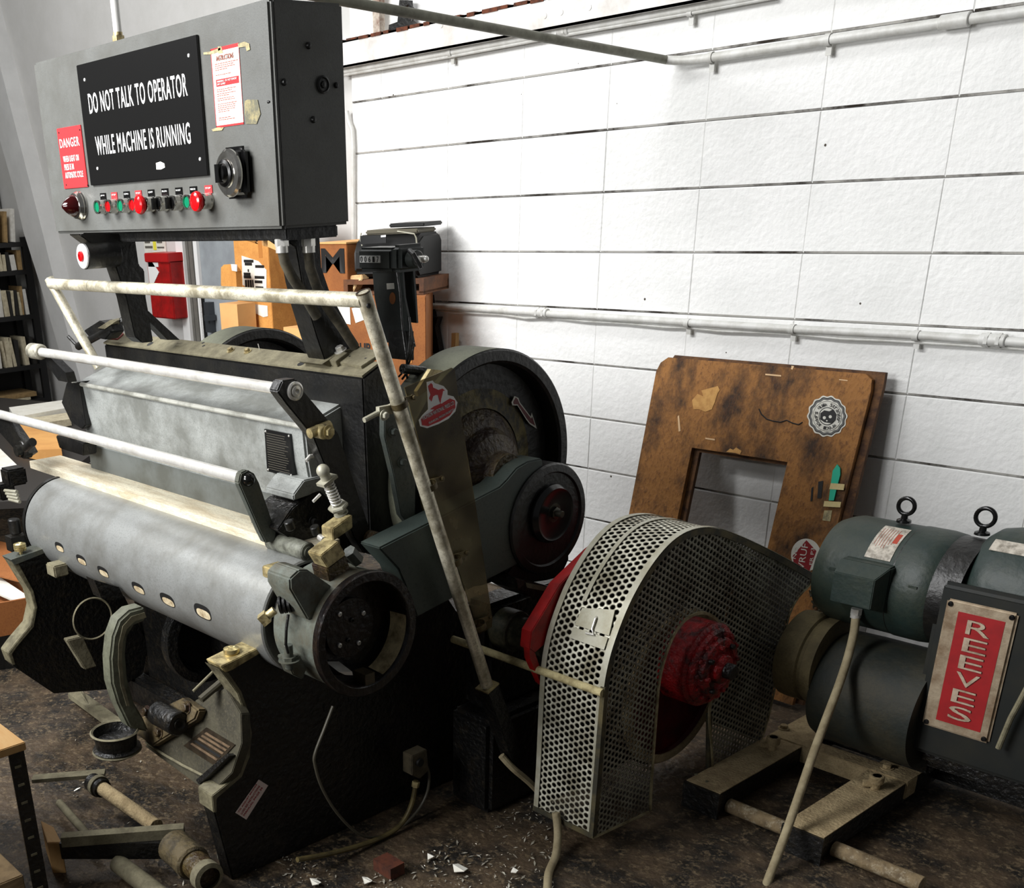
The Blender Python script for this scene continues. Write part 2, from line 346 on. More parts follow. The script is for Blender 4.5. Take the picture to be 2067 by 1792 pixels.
for i in range(7):
    z = z0 + .03 + i * .028; mb.bb((x0 + w * .05, .0, z), (x0 + w * random.uniform(.3, .4), .002, z + .012)); mb.bb((x0 + w * .62, .0, z), (x0 + w * random.uniform(.8, .95), .002, z + .008))
obj('printed_lines', mb, mat('faded_print', (96, 92, 84), .8), t)
# ------------------------------------------------------------ conduits on the block wall
def clip(mb, p, r, d=V((1, 0, 0))):
    d = d.normalized()
    mb.lathe(p - d * .009, d, [(r + .0015, 0), (r + .003, 0), (r + .003, .018), (r + .0015, .018)], 16); mb.box(p + V((0, .012, -r - .013)), (.018, .006, .028))
def wallpipe(name, pix, yy, r, m, label, cat, clips, coup=()):
    pts = PL(pix, Y=yy); t = thing(name, pts[0], label, cat)
    obj('pipe', MB().tube(pts, r, 16), m, t)
    for x, y in clips:
        c = MB(); clip(c, P(x, y, Y=yy), r); obj('pipe_clip', c, PIPEW, t)
    for x, y in coup:
        c = MB(); p = P(x, y, Y=yy); c.cyl(p - XP * .035, p + XP * .035, r + .005, 16, .002); c.lathe(p - XP * .02, XP, [(0, 0), (r + .008, 0), (r + .008, .01), (0, .01)], 6); c.lathe(p + XP * .012, XP, [(0, 0), (r + .008, 0), (r + .008, .01), (0, .01)], 6); obj('coupling', c, PIPEW, t)
    return t
wallpipe('wall_conduit', [(690, 145), (908, 106), (1136, 62), (1390, 18), (1560, -14)], -.03, .0125, PIPEW, 'white painted conduit running just below the steel beam', 'conduit', [(910, 106)], [(1134, 62)])
wallpipe('wall_conduit', [(690, 152), (908, 114), (1136, 71), (1390, 27), (1560, -5)], -.03, .006, PIPEW, 'thin white pipe under the conduit below the steel beam', 'conduit', [(1393, 27)])
wallpipe('wall_conduit', [(858, 617), (1000, 625), (1090, 632), (1300, 645), (1388, 651), (1600, 664), (1860, 677), (2110, 694)], -.03, .0125, PIPEW, 'white conduit running behind the plywood frame across the middle of the wall', 'conduit', [(1388, 652), (1600, 664), (1850, 677)], [(1092, 631), (2005, 686)])
mb = MB(); rx = [(880, 626), (960, 632), (1010, 634), (1060, 642), (1110, 640), (1180, 648), (1260, 652), (1340, 660), (1388, 661), (1450, 668), (1540, 671), (1600, 674), (1700, 684), (1800, 688), (1900, 694), (2000, 700), (2110, 708)]
mb.tube(PL(rx, Y=-.02), .0045, 8)
tag(obj('wall_cable', mb, PIPEW), 'thin white cable sagging along the underside of the middle conduit', 'cable')
# long conduit that crosses from the control box to the wall
t = thing('overhead_conduit', P(1380, 122, Y=-.03), 'long grey conduit crossing overhead and bending onto the block wall', 'conduit')
e = P(1345, 121, Y=-.05); s0 = P(596, -16, Y=-1.55)
n = 14; pts = [s0.lerp(e, i / n) for i in range(n + 1)]
for x, y, yy in [(1362, 122, -.045), (1385, 121, -.035), (1410, 119.5, -.03), (1430, 117, -.03)]: pts.append(P(x, y, Y=yy))
obj('bare_pipe', MB().tube(pts[:n + 1], .013, 16), PIPEB, t)
obj('painted_pipe', MB().tube(pts[n:] + PL([(1672, 80), (1930, 42), (2110, 16)], Y=-.03), .0134, 16), PIPEW, t)
for x, y in [(1435, 116), (1672, 80)]:
    c = MB(); clip(c, P(x, y, Y=-.03), .0134); obj('pipe_clip', c, PIPEW, t)
c = MB(); p = P(1928, 42, Y=-.03); c.cyl(p - XP * .04, p + XP * .04, .019, 16, .002); obj('coupling', c, PIPEW, t)
# ============================================================ CONTROL BOX
YB = -2.0
bl, br = P(112, 467, Y=YB), P(568, 467, Y=YB); tl, tr = P(58, 125, Y=YB), P(537, -4, Y=YB)
bx0, bx1, bz0, bz1 = bl.x, br.x, (bl.z + br.z) / 2, (tl.z + tr.z) / 2 - .003
YK = P(707, 464, X=bx1).y
box = thing('control_box', ((bx0 + bx1) / 2, YB + .12, bz0), 'big grey electrical control box on posts with a black warning sign', 'control box')
obj('housing', MB().bb((bx0, YB, bz0), (bx1, YK, bz1)), BOXG, box, bev=.006)
obj('door_seam', MB().bb((bx0 - .001, YB + .012, bz0 - .001), (bx1 + .001, YB + .014, bz1 + .001)), BLK, box)
def fpt(x, y, o=0.0): return P(x, y, Y=YB - o)
def rect(mb, a, b, c, d, th, o=0.0):
    """upright rectangle on the box front from four pixel corners (averaged)"""
    a, b, c, d = [fpt(*q) for q in (a, b, c, d)]
    x0, x1, z0, z1 = (a.x + d.x) / 2, (b.x + c.x) / 2, (c.z + d.z) / 2, (a.z + b.z) / 2
    mb.bb((x0, YB - o - th, z0), (x1, YB - o, z1)); return x0, x1, z0, z1
mb = MB(); sx0, sx1, sz0, sz1 = rect(mb, (156, 131), (399, 73), (426.5, 356), (189.5, 372), .007)
sign = obj('warning_sign', mb, PLATE, box, bev=.0012)
def line(txt, parent, a, b, c, d, m, name='lettering', o=.0075, bold=.010):
    a, b, c, d = [fpt(*q) for q in (a, b, c, d)]
    x0, x1, z0, z1 = (a.x + d.x) / 2, (b.x + c.x) / 2, (c.z + d.z) / 2, (a.z + b.z) / 2
    mb = MB().text(txt, (x0, YB - o, z0), XP, ZP, x1 - x0, z1 - z0, bold=bold, space=1.12)
    return obj(name, mb, m, parent)
SW = mat('white_lettering', (232, 232, 230), .6)
line('DO NOT TALK TO OPERATOR', sign, (182, 187.5), (382, 149), (384, 195), (187, 229), SW)
line('WHILE MACHINE IS RUNNING', sign, (197, 274), (388, 248), (392, 292), (201, 312), SW)
for x, y in [(171, 161), (381, 112), (197, 340), (404, 321)]:
    obj('sign_screw', MB().lathe(fpt(x, y, .007), (0, -1, 0), [(.004, 0), (.0035, .0015), (0, .0018)], 14), SW, sign)
obj('torn_sticker', MB().prism([fpt(x, y, .0072) for x, y in [(315, 329), (324, 326), (332, 330), (333, 338), (325, 342), (316, 342)]], (0, -.0004, 0)), PAPER, sign)
mb = MB(); rect(mb, (116, 258.5), (163.6, 253), (180, 379), (131, 379.5), .003); dg = obj('danger_sign', mb, REDSIGN, box, bev=.0008)
line('DANGER', dg, (122, 282), (161, 274), (163.5, 294), (125, 299), SW, o=.0034)
line('WHEN LIGHT ON\nPRESS IS IN\nAUTOMATIC CYCLE', dg, (130, 316), (165, 310), (171.5, 357), (135, 360), SW, o=.0034)
for x, y in [(119, 268), (161, 262), (134, 373), (177, 374)]:
    obj('sign_screw', MB().lathe(fpt(x, y, .003), (0, -1, 0), [(.0025, 0), (.002, .001), (0, .0012)], 12), BLK, dg)
mb = MB(); ix0, ix1, iz0, iz1 = rect(mb, (423, 100), (480, 89), (495.7, 249), (440, 257), .001); ins = obj('instruction_sheet', mb, PAPER, box)
hh = iz1 - iz0; ww = ix1 - ix0
mb = MB(); e = .003; yy = YB - .0014
mb.bb((ix0, yy, iz1 - e * 2), (ix1, yy + .0006, iz1 + .001)); mb.bb((ix0, yy, iz0 - .001), (ix1, yy + .0006, iz0 + e)); mb.bb((ix0, yy, iz0), (ix0 + e * .6, yy + .0006, iz1)); mb.bb((ix1 - e * .4, yy, iz0), (ix1, yy + .0006, iz1))
mb.bb((ix0 + ww * .12, yy, iz0 + hh * .52), (ix0 + ww * .93, yy + .0006, iz0 + hh * .61)); obj('red_border', mb, REDINK, ins)
RI = mat('brick_print', (150, 62, 40), .7)
obj('lettering', MB().text('INSTRUCTIONS', (ix0 + ww * .2, yy, iz0 + hh * .84), XP, ZP, ww * .6, hh * .065), RI, ins)
mb = MB(); mbh = MB()
for k, (n, z) in enumerate([(1, .80), (.8, .775), (.9, .75), (.5, .725), (.7, .66), (.8, .475), (.65, .45), (.8, .42), (.5, .395), (.7, .36), (.75, .335), (.8, .29), (.8, .265), (.75, .24), (.7, .215), (.5, .19), (.5, .11), (.65, .085)]):
    x = ix0 + ww * .12
    while x < ix0 + ww * (.12 + .78 * n):
        l = random.uniform(.004, .011); (mbh if z > .6 else mb).bb((x, yy, iz0 + hh * z), (min(x + l, ix1 - .006), yy + .0005, iz0 + hh * (z + .009))); x += l + .002
obj('printed_lines', mb, RI, ins)
obj('printed_heading_lines', mbh, RI, ins)
obj('reversed_lettering', MB().text('WARNING - DO NOT REMOVE\nANY GUARD', (ix0 + ww * .17, yy - .0004, iz0 + hh * .535), XP, ZP, ww * .7, hh * .06), SW, ins)
for k, poly in enumerate([[(411, 106), (424, 104), (445, 96), (446, 104), (425, 110), (411, 110)], [(480, 88), (494, 84), (503, 88), (505, 100), (498, 103), (496, 94), (482, 96)], [(427, 261), (440, 257), (452, 257), (448, 263), (430, 265)], [(494, 204), (500, 201), (520, 201), (526, 230), (518, 250), (497, 250), (494, 228)], [(440, 94), (447, 93), (450, 107), (441, 108)]]):
    obj('tape_piece', MB().prism([fpt(x, y, .0012 if k < 5 else .002) for x, y in poly], (0, -.0005, 0)), TAPE if k != 3 else mat('tape_residue', (98, 96, 78), .6, dirt=(160, 148, 104), amt=.8, scale=70), box)
# rotary disconnect
mb = MB(); x0, x1, z0, z1 = rect(mb, (462, 298), (506, 294), (516, 396), (470, 404), .03); dc = obj('disconnect_plate', mb, KNOB, box, bev=.012, seg=3)
c = V(((x0 + x1) / 2 - .004, YB - .03, (z0 + z1) / 2)); r = (z1 - z0) * .47
obj('chrome_dial', MB().lathe(c, (0, -1, 0), [(r, 0), (r, .004), (r * .9, .009), (r * .62, .011), (r * .6, .014), (0, .014)], 48), CHROME, dc)
mb = MB().lathe(c, (0, -1, 0), [(r * .60, .012), (r * .56, .018), (r * .42, .020), (r * .40, .024), (r * .34, .030), (0, .032)], 40)
mb.box(c + V((0, -.030, 0)), (r * .3, .014, r * .75)); obj('dial_knob', mb, KNOB, dc)
# pilot light and pushbuttons
c = fpt(165, 415); z = c.z
pl = obj('pilot_light_ring', MB().lathe(c, (0, -1, 0), [(.036, 0), (.037, .004), (.035, .008), (.037, .012), (.035, .016), (.033, .022), (.028, .024), (.0, .02)], 40), CHROME, box)
obj('pilot_lens', MB().lathe(c + V((0, -.020, 0)), (0, -1, 0), [(.029, 0), (.027, .012), (.017, .028), (.005, .040), (0, .041)], 32), DARKLENS, pl)
za, zb = fpt(211, 412).z, fpt(420, 408).z
kinds = ['g', 'r', 'g', 'r', 'R', 'k', 'k', 'g', 'R']; lx = [211, 233.5, 258.5, 282.5, 308, 336, 364, 393.5, 424]
bx = [P(x, 412 - i * .5, Y=YB) for i, x in enumerate(lx)]; X0, X1 = bx[0].x, bx[-1].x
for i, k in enumerate(kinds):
    c = V((X0 + (X1 - X0) * (bx[i].x - X0) / (X1 - X0), YB, (za + zb) / 2 - .002))
    r = .0178
    bz = obj('button_bezel', MB().lathe(c, (0, -1, 0), [(.0190, 0), (.0190, .004), (r, .006), (r, .018), (r * 1.02, .02), (r * .95, .026), (r * .78, .026), (r * .76, .018), (0, .018)], 32), CHROME, box)
    if k in 'gr': obj('button_cap', MB().lathe(c + V((0, -.019, 0)), (0, -1, 0), [(r * .72, 0), (r * .7, .004), (0, .0045)], 24), GLASSG if k == 'g' else GLASSR, bz)
    elif k == 'R': obj('mushroom_cap', MB().lathe(c + V((0, -.018, 0)), (0, -1, 0), [(r * .6, 0), (r * .6, .010), (r * 1.25, .015), (r * 1.3, .020), (r * 1.15, .026), (r * .8, .0285), (r * .75, .0275), (r * .4, .029), (0, .0295)], 32), GLASSR, bz)
    else:
        mb = MB().lathe(c + V((0, -.018, 0)), (0, -1, 0), [(r * .8, 0), (r * .8, .008), (r * .7, .010), (0, .010)], 24); mb.box(c + V((0, -.034, 0)), (.008, .016, .026)); obj('selector_handle', mb, KNOB, bz)
    lb = obj('button_label', MB().bb((c.x - .016, YB - .002, c.z + .0165), (c.x + .016, YB, c.z + .034)), REDSIGN if i in (1, 3, 8) else KNOB, box)
    obj('lettering', MB().text(['JOG', 'STOP', 'ON', 'STOP', 'OFF', 'RUN', 'IN OUT', 'PRESS ON', 'STOP'][i], (c.x - .011, YB - .0024, c.z + .026), XP, ZP, .022, .004), SW, lb)
# bolts on the dark side
for x, y, r in [(622, 92, .007), (573, 166, .007), (678, 172, .006), (632, 241.5, .007), (541, 206, .003)]:
    obj('side_bolt', MB().lathe(P(x, y, X=bx1), XP, [(r, 0), (r, .002), (r * .7, .006), (0, .007)], 16), BLK, box)
obj('knockout_plug', MB().lathe(P(651, 171, X=bx1), XP, [(.017, 0), (.018, .004), (.014, .006), (.012, .003), (.007, .003), (.006, .006), (0, .007)], 28), BLK, box)
# cable gland and riser on top
g = P(238, 68, Y=YB + .06); mb = MB().cyl((g.x, YB + .06, bz1 - .002), (g.x, YB + .06, bz1 + .022), .016, 8); mb.cyl((g.x, YB + .06, bz1 + .02), (g.x, YB + .06, bz1 + .03), .012, 20)
obj('cable_gland', mb, BRASS, box)
riser = [V((g.x, YB + .06, bz1 + .03 + i * .06)) for i in range(10)]
tag(obj('riser_conduit', MB().tube(riser, .011, 14), PIPEW), 'white conduit rising from the top of the grey control box', 'conduit')
obj('housing_foot', MB().bb((bx0 + .11, YB + .03, bz0 - .026), (bx1 - .02, YK - .02, bz0)), BLK, box, bev=.003)
# posts
XQ = 1.835
mb = MB().prism(PL([(560, 474), (646, 474), (650, 540), (667, 590), (700, 652), (729, 703), (725, 716), (668, 738), (655, 724), (640, 680), (622, 620), (610, 570), (598, 500)], X=XQ), (-.07, 0, 0))
po = obj('right_post', mb, BLK, box, bev=.003)
pb = P(690, 728, X=XQ)
mb = MB(); mb.prism(PL([(650, 735), (682, 745), (729, 716), (722, 700), (680, 715)], X=XQ + .012), (-.1, 0, 0)); obj('post_foot', mb, DUST, po)
LX = XAT(P(255, 600, X=1.2).y, 1.3, 255)
PX = 1.12
mb = MB().prism(PL([(158, 472), (272, 472), (281, 535), (292, 545), (295, 600), (300, 628), (310, 690), (287, 692), (273, 680), (255, 600), (236, 545), (233, 535), (195, 500)], X=PX), (-.06, 0, 0))
pl_ = obj('left_post', mb, BLK, box, bev=.003)
obj('post_brace', MB().prism(PL([(300, 628), (363, 686), (338, 686), (298, 645)], X=PX), (-.04, 0, 0)), BLK, box)
mb = MB(); c = P(236, 512, X=PX - .01); e = P(206, 513, X=PX - .01)
mb.cyl(c, c + V((0, -.105, 0)), .034, 32, .003); obj('stop_button_housing', mb, BLK, box)
q = c + V((0, -.105, 0)); sb = obj('stop_button_ring', MB().lathe(q, (0, -1, 0), [(.032, 0), (.031, .004), (.012, .005), (0, .005)], 36), WHT, box)
obj('stop_button_cap', MB().lathe(q, (0, -1, 0), [(.014, .004), (.013, .010), (.006, .013), (.005, .009), (0, .009)], 24), GLASSR, sb)
for k, (pix, xx) in enumerate([([(568, 478), (569, 500), (575, 530), (590, 560), (612, 592), (640, 640)], XQ + .02), ([(622, 478), (622, 500), (626, 540), (640, 580), (660, 618), (690, 660), (716, 700)], XQ + .03)]):
    t = thing('cable_conduit', P(*pix[-1], X=xx), ['left flexible conduit hanging under the control box', 'right flexible conduit hanging under the control box along the post'][k], 'conduit')
    obj('hose', MB().tube(PL(pix, X=xx), .0125, 14), mat('grimy_hose', (84, 78, 62), .7, dirt=(30, 28, 22), amt=.8, scale=20), t)
    q = P(*pix[0], X=xx); mb = MB().cyl(q + V((0, 0, -.004)), q + V((0, 0, -.020)), .0165, 6); mb.cyl(q + V((0, 0, -.018)), q + V((0, 0, -.034)), .015, 16); obj('fitting', mb, CHR, t)
# ============================================================ PRESS
press = thing('die_cutting_press', (1.45, -1.75, 0), 'large black and grey iron platen press filling the left half of the photo', 'printing press')
XE = 1.99
# -- bed: cross beam with dusty top, black body
f, b_ = P(732, 763, X=XE), P(768, 735, X=XE)
xl = XAT(f.y, f.z, 210)
body = [f, b_, P(812, 850, X=XE), P(868, 1085, X=XE), P(800, 1120, X=XE), P(748, 1120, X=XE)]
bed = obj('bed', MB().prism(body, (xl - XE, 0, 0)), BLK, press, bev=.004)
nrm = (b_ - f).cross(XP).normalized(); nrm = nrm if nrm.z > 0 else -nrm
mb = MB().prism([f + nrm * .001, b_ + nrm * .001, b_ + nrm * .006, f + nrm * .006], (xl - XE, 0, 0)); top = obj('bed_top', mb, DUST, press)
def on_top(x, y):
    """point on the sloping bed top seen at a pixel"""
    d = ray(x, y); p0 = f + nrm * .006; return CAM + d * ((p0 - CAM).dot(nrm) / d.dot(nrm))
for x, y, r in [(303, 694, .011), (608, 734, .011), (410, 692, .005), (411, 698, .005), (632, 722, .004)]:
    obj('bolt_hole', MB().lathe(on_top(x, y), nrm, [(r, 0), (r, .0006), (0, .0006)], 20), INK, top)
for x, y in [(466, 708), (500, 710)]: 
    mb = MB(); mb.hexbolt(on_top(x, y), nrm, .008, .009); obj('bolt', mb, BRASS, top)
obj('nail', MB().tube([on_top(524, 706), on_top(524, 706) + V((0, -.004, .016))], .0012, 6), CHR, top)
mb = MB().prism([on_top(*q) for q in [(683, 736), (731, 745), (775, 716), (728, 705)]], nrm * .008); obj('cover_plate', mb, DUST, press, bev=.001)
for x, y in [(708, 725), (740, 729)]: obj('bolt_hole', MB().lathe(on_top(x, y) + nrm * .008, nrm, [(.003, 0), (.003, .0004), (0, .0004)], 12), INK, top)
mb = MB().prism([on_top(*q) for q in [(652, 735), (682, 741), (706, 723), (676, 716)]], nrm * .016); obj('post_pad', mb, DUST, press, bev=.001)
for x, y in [(665, 716), (690, 712)]:
    mb = MB(); mb.hexbolt(on_top(x + 2, y + 8) + nrm * .016, nrm, .011, .012); obj('bolt', mb, CHR, top)
# red rag, clamp and small crank at the left end of the bed
mb = MB().prism([on_top(*q) for q in [(214, 684), (248, 671), (250, 676), (238, 686)]], nrm * .004); obj('red_paint_patch', mb, mat('faded_red_paint', (146, 62, 58), .8, dirt=(96, 60, 54), amt=.7, scale=30), top)
XL = P(225, 672, Y=f.y).x
ca = P(250, 652, Y=f.y); cb = P(200, 685, Y=f.y - .02)
t = obj('gauge_clamp', MB().prism(PL([(196, 664), (228, 644), (247, 652), (252, 668), (240, 682), (206, 676)], Y=f.y + .01), (0, -.05, 0)), BLK, press, bev=.003)
obj('clamp_plate', MB().prism(PL([(197, 662), (222, 646), (236, 647), (211, 664)], Y=f.y - .045), (0, .04, .004)), DUST, t)
mb = MB().sph(P(249, 648, Y=f.y - .02), .014, n=10); obj('clamp_knob', mb, BLK, t)
mb = MB(); mb.tube(PL([(232, 658), (158, 699)], Y=f.y - .03), .0125, 14); mb.tube(PL([(157, 699), (138, 679)], Y=f.y - .03), .0055, 10); obj('crank_handle', mb, BLK, t)
# -- grey housing in front of the bed
XH = 1.90
hf = P(612, 862, X=XH); hb = P(570, 838, X=XH)
yh, zt = hf.y, hf.z
hbk = V((XH, yh + .13, P(600, 850, X=XH).z + .03))
hl = XAT(yh, zt, 150)
bot = P(600, 1010, X=XH)
prof = [V((XH, yh, zt)), V((XH, yh + .145, zt + .045)), V((XH, yh + .16, zt - .22)), V((XH, yh + .03, zt - .24)), V((XH, yh + .006, zt - .09))]
hs = obj('delivery_housing', MB().prism(prof, (hl - XH, 0, 0)), BEDG, press, bev=.006)
mb = MB().tube([V((hl, yh - .003, zt + .002)), V((XH, yh - .003, zt + .002))], .007, 10); obj('housing_lip', mb, mat('worn_lip', (176, 176, 168), .5, dirt=(98, 98, 88), amt=.7, scale=12), hs)
mb = MB().prism(PL([(565, 968), (610, 975), (640, 985), (590, 1024), (543, 1008), (560, 995)], X=XH + .01), (-.02, 0, 0))
fo = [V((XH + .012, yh - .015, bot.z + .05)), V((XH + .012, yh + .12, bot.z + .05)), V((XH + .012, yh + .12, bot.z + .02)), V((XH + .012, yh - .05, bot.z + .005)), V((XH + .012, yh - .05, bot.z + .02))]
obj('housing_foot', MB().prism(fo, (-.12, 0, 0)), BEDG, hs, bev=.003)
def onY(x, y, yy=None): return P(x, y, Y=yh + (.0 if yy is None else yy))
q = [onY(535, 856), onY(586, 865), onY(594, 964), onY(542, 950)]
x0, x1, z0, z1 = (q[0].x + q[3].x) / 2, (q[1].x + q[2].x) / 2, (q[2].z + q[3].z) / 2, (q[0].z + q[1].z) / 2 - .012
np_ = obj('instruction_plate', MB().bb((x0, yh - .004, z0), (x1, yh + .01, z1)), PLATE, hs)
mb = MB(); z = z1 - .01
while z > z0 + .008:
    mb.bb((x0 + .008, yh - .0045, z), (x1 - random.uniform(.008, .03), yh - .004, z + .0014)); z -= .006
obj('printed_lines', mb, mat('plate_print', (70, 66, 56), .5), np_)
for a in (x0 + .005, x1 - .005):
    for c in (z0 + .005, z1 - .005): obj('plate_rivet', MB().lathe((a, yh - .004, c), (0, -1, 0), [(.003, 0), (.002, .0015), (0, .002)], 12), CHR, np_)
q = PL([(134, 772), (160, 771), (173, 858), (165, 866), (143, 852), (124, 812)], Y=yh - .01)
obj('side_bracket', MB().prism(q, (0, .06, 0)), BLK, hs, bev=.002)
q = PL([(112, 879), (145, 884), (168, 895), (168, 920), (120, 905)], Y=yh - .05)
obj('stop_block', MB().prism(q, (0, .05, 0)), BLK, hs, bev=.003)
# lower grey apron behind the bright bar
mb = MB().bb((hl, yh + .02, .50), (XH, yh + .16, zt - .20)); obj('housing_skirt', mb, mat('skirt_paint', (92, 96, 94), .5, dirt=(60, 60, 52), amt=.6, scale=6), hs)
# block under the housing at its right end
mb = MB().prism(PL([(590, 1025), (640, 985), (668, 1010), (712, 1060), (700, 1110), (640, 1120), (560, 1070)], X=XH + .01), (-.12, 0, 0)); obj('slide_block', mb, BLK2, press, bev=.003)
for bx_ in (588, 632):
    mb = MB(); mb.hexbolt(P(bx_, 1052, X=XH + .02), XP, .009, .010); obj('bolt', mb, BLK, press)
# -- right slanting black arm from the second bar
XA = 2.035
arm = obj('throw_arm', MB().prism(PL([(570, 768), (598, 764), (614, 790), (655, 838), (684, 876), (752, 1082), (757, 1106), (735, 1118), (715, 1085), (632, 880), (578, 815), (560, 790)], X=XA), (-.035, 0, 0)), BLK, press, bev=.003)
obj('arm_boss', MB().lathe(P(594, 789, X=XA), XP, [(.021, -.02), (.021, .006), (.017, .008), (.012, .004), (.012, .010), (.006, .011), (0, .006)], 28), CHR, arm)
mb = MB(); c = P(640, 870, X=XA); mb.cyl(c, c + V((.03, 0, 0)), .016, 20, .002); mb.cyl(c + V((.01, -.03, .0)), c + V((.01, .03, .01)), .012, 16); mb.hexbolt(c + V((.03, .01, 0)), XP, .011, .010); obj('pivot_bolts', mb, BRASS, arm)
mb = MB(); c = P(745, 1085, X=XA); mb.cyl(c, c + V((.03, 0, 0)), .02, 20, .002); obj('pivot_pin', mb, RUSTY, arm)
# -- chrome bars
r = P(590, 789, X=XA - .06); l = V((XAT(r.y, r.z, 72), r.y, r.z))
bar2 = obj('upper_feed_bar', MB().cyl(l, r, .0138, 24), CHR, press)
obj('bar_socket', MB().cyl(r - XP * .055, r + XP * .01, .0205, 24, .003), mat('cast_socket', (188, 184, 168), .5, metal=.3, dirt=(60, 56, 44), amt=.8, scale=22), press)
obj('bar_socket', MB().cyl(l - XP * .03, l + XP * .045, .024, 24, .005), MATS['cast_socket'], press)
obj('bar_arm', MB().prism(PL([(86, 716), (102, 722), (132, 752), (138, 772), (118, 768), (96, 738)], Y=l.y + .01), (0, .03, 0)), BLK, press)
XB3 = 1.86
r = P(500, 968, X=XB3); l = V((XAT(r.y, r.z, -50), r.y, r.z))
obj('lower_feed_bar', MB().cyl(l, r - XP * .012, .0150, 24), CHR, press)
obj('bar_socket', MB().cyl(r - XP * .035, r + XP * .006, .0165, 24, .002), CHR, press)
a3 = obj('bar_arm', MB().prism(PL([(486, 955), (500, 948), (514, 956), (524, 975), (558, 1075), (556, 1092), (536, 1096), (524, 1072), (482, 975)], X=XB3 + .012), (-.022, 0, 0)), GRN, press, bev=.003)
obj('ball_end', MB().sph(P(501, 968, X=XB3 + .014), .0165, n=12), mat('black_chrome', (60, 60, 58), .12, metal=.9), press)
mb = MB(); a = P(548, 1090, X=1.83); e = V((1.985, a.y, a.z)); mb.cyl(a, e, .024, 32, .003); mb.lathe(e, XP, [(.014, 0), (.014, .003), (.007, .001), (.006, .004), (0, .004)], 20); obj('arm_hub', mb, mat('chipped_cast', (120, 122, 110), .5, dirt=(40, 38, 30), amt=.8, scale=24, bump=.2), press)
obj('bar_arm', MB().prism(PL([(0, 842), (14, 846), (52, 900), (60, 915), (46, 925), (28, 905), (-10, 862)], Y=r.y), (0, .03, 0)), BLK, press)
mb = MB(); c = P(43, 908, Y=r.y - .01); mb.cyl(c, c + V((0, .03, 0)), .03, 24, .003); mb.cyl(c, c + V((.0, -.02, .0)), .018, 20); mb.cyl(P(52, 905, Y=r.y - .02), P(66, 892, Y=r.y - .02), .014, 14); obj('arm_hub', mb, BLK, press)
# -- top guard rail
XT = 2.21
r = P(735, 606, X=XT); l = V((XAT(r.y, r.z, 103), r.y, r.z))
gr = thing('guard_rail', (r.x, r.y, .8), 'pale worn steel tube guard rail across the press with one long sloping leg', 'guard rail')
obj('cross_tube', MB().cyl(l, r, .0155, 28), DULL, gr)
leg0, leg1 = P(733, 590, X=XT), P(986, 1392, X=XT)
lg = obj('long_leg', MB().cyl(leg0, leg1, .0165, 28), DULL, gr)
d = (leg1 - leg0).normalized(); obj('tube_mouth', MB().lathe(leg0, -d, [(.0165, -.001), (.0165, .0015), (.0125, .0015), (.0125, -.0005), (0, -.0005)], 28), RUSTY, lg)
obj('pin_hole', MB().lathe(P(743, 617, X=XT + .014), XP, [(.005, 0), (.005, .003), (0, .002)], 16), INK, lg)
obj('short_leg', MB().cyl(P(99, 562, Y=l.y), P(200, 742, Y=l.y + .06), .0150, 24), DULL, gr)
obj('joint_line', MB().lathe(l + XP * .26, XP, [(.0157, 0), (.0157, .0015)], 28), INK, gr)
u = d.cross(XP).normalized()
s0, s1 = leg1 - d * .012, P(1036, 1528, X=XT)
mb = MB().bar(s0, s1 , .044, .044, up=XP); obj('square_sleeve', mb, BLK2, gr, bev=.002)
mb = MB().bar(s0 - d * .004, s0 + d * .001, .046, .046, up=XP); obj('sleeve_rim', mb, BRASS, gr)
# straps
for x, y in [(806, 815), (866, 980), (917, 1131), (966, 1262)]:
    c = P(x, y, X=XT); k = MB().lathe(c - d * .006, d, [(.0175, 0), (.0195, 0), (.0195, .014), (.0175, .014)], 24); k.box(c + V((-.012, .035, .004)), (.004, .05, .013)); k.hexbolt(c + V((-.012, .052, .006)), XP, .005, .007)
    obj('pipe_strap', k, mat('rusty_strap', (104, 92, 62), .5, metal=.4, dirt=(46, 36, 22), amt=.7, scale=30), gr)
c = P(800, 818, X=XT); mb = MB(); mb.tube([P(803, 812, X=XT - .02), P(735, 848, X=XT - .02)], .006, 10); mb.box(P(776, 828, X=XT - .02), (.012, .04, .02)); mb.hexbolt(P(775, 838, X=XT - .01), XP, .008, .01); obj('cross_clamp', mb, GALV, gr)
# plexiglass wheel shield
PX_ = bpy.data.materials.new('grimy_clear_plastic'); PX_.use_nodes = True; nt = PX_.node_tree; bs = nt.nodes['Principled BSDF']
bs.inputs['Roughness'].default_value = .3
nz = nt.nodes.new('ShaderNodeTexNoise'); nz.inputs['Scale'].default_value = 9; nz.inputs['Detail'].default_value = 9; tcn = nt.nodes.new('ShaderNodeTexCoord'); nt.links.new(tcn.outputs['Object'], nz.inputs['Vector'])
rp = nt.nodes.new('ShaderNodeValToRGB'); rp.color_ramp.elements[0].position = .38; rp.color_ramp.elements[0].color = lin((66, 54, 28)); rp.color_ramp.elements[1].position = .68; rp.color_ramp.elements[1].color = lin((150, 138, 104)); nt.links.new(nz.outputs[0], rp.inputs[0]); nt.links.new(rp.outputs[0], bs.inputs['Base Color'])
tr = nt.nodes.new('ShaderNodeBsdfTransparent'); tr.inputs[0].default_value = (.62, .58, .46, 1); mx = nt.nodes.new('ShaderNodeMixShader'); mx.inputs[0].default_value = .42
out = nt.nodes['Material Output']; nt.links.new(tr.outputs[0], mx.inputs[1]); nt.links.new(bs.outputs[0], mx.inputs[2]); nt.links.new(mx.outputs[0], out.inputs[0])
sh = thing('wheel_shield', P(900, 1000, X=XT - .02), 'grimy clear plastic shield strapped to the long rail leg in front of the flywheel', 'shield')
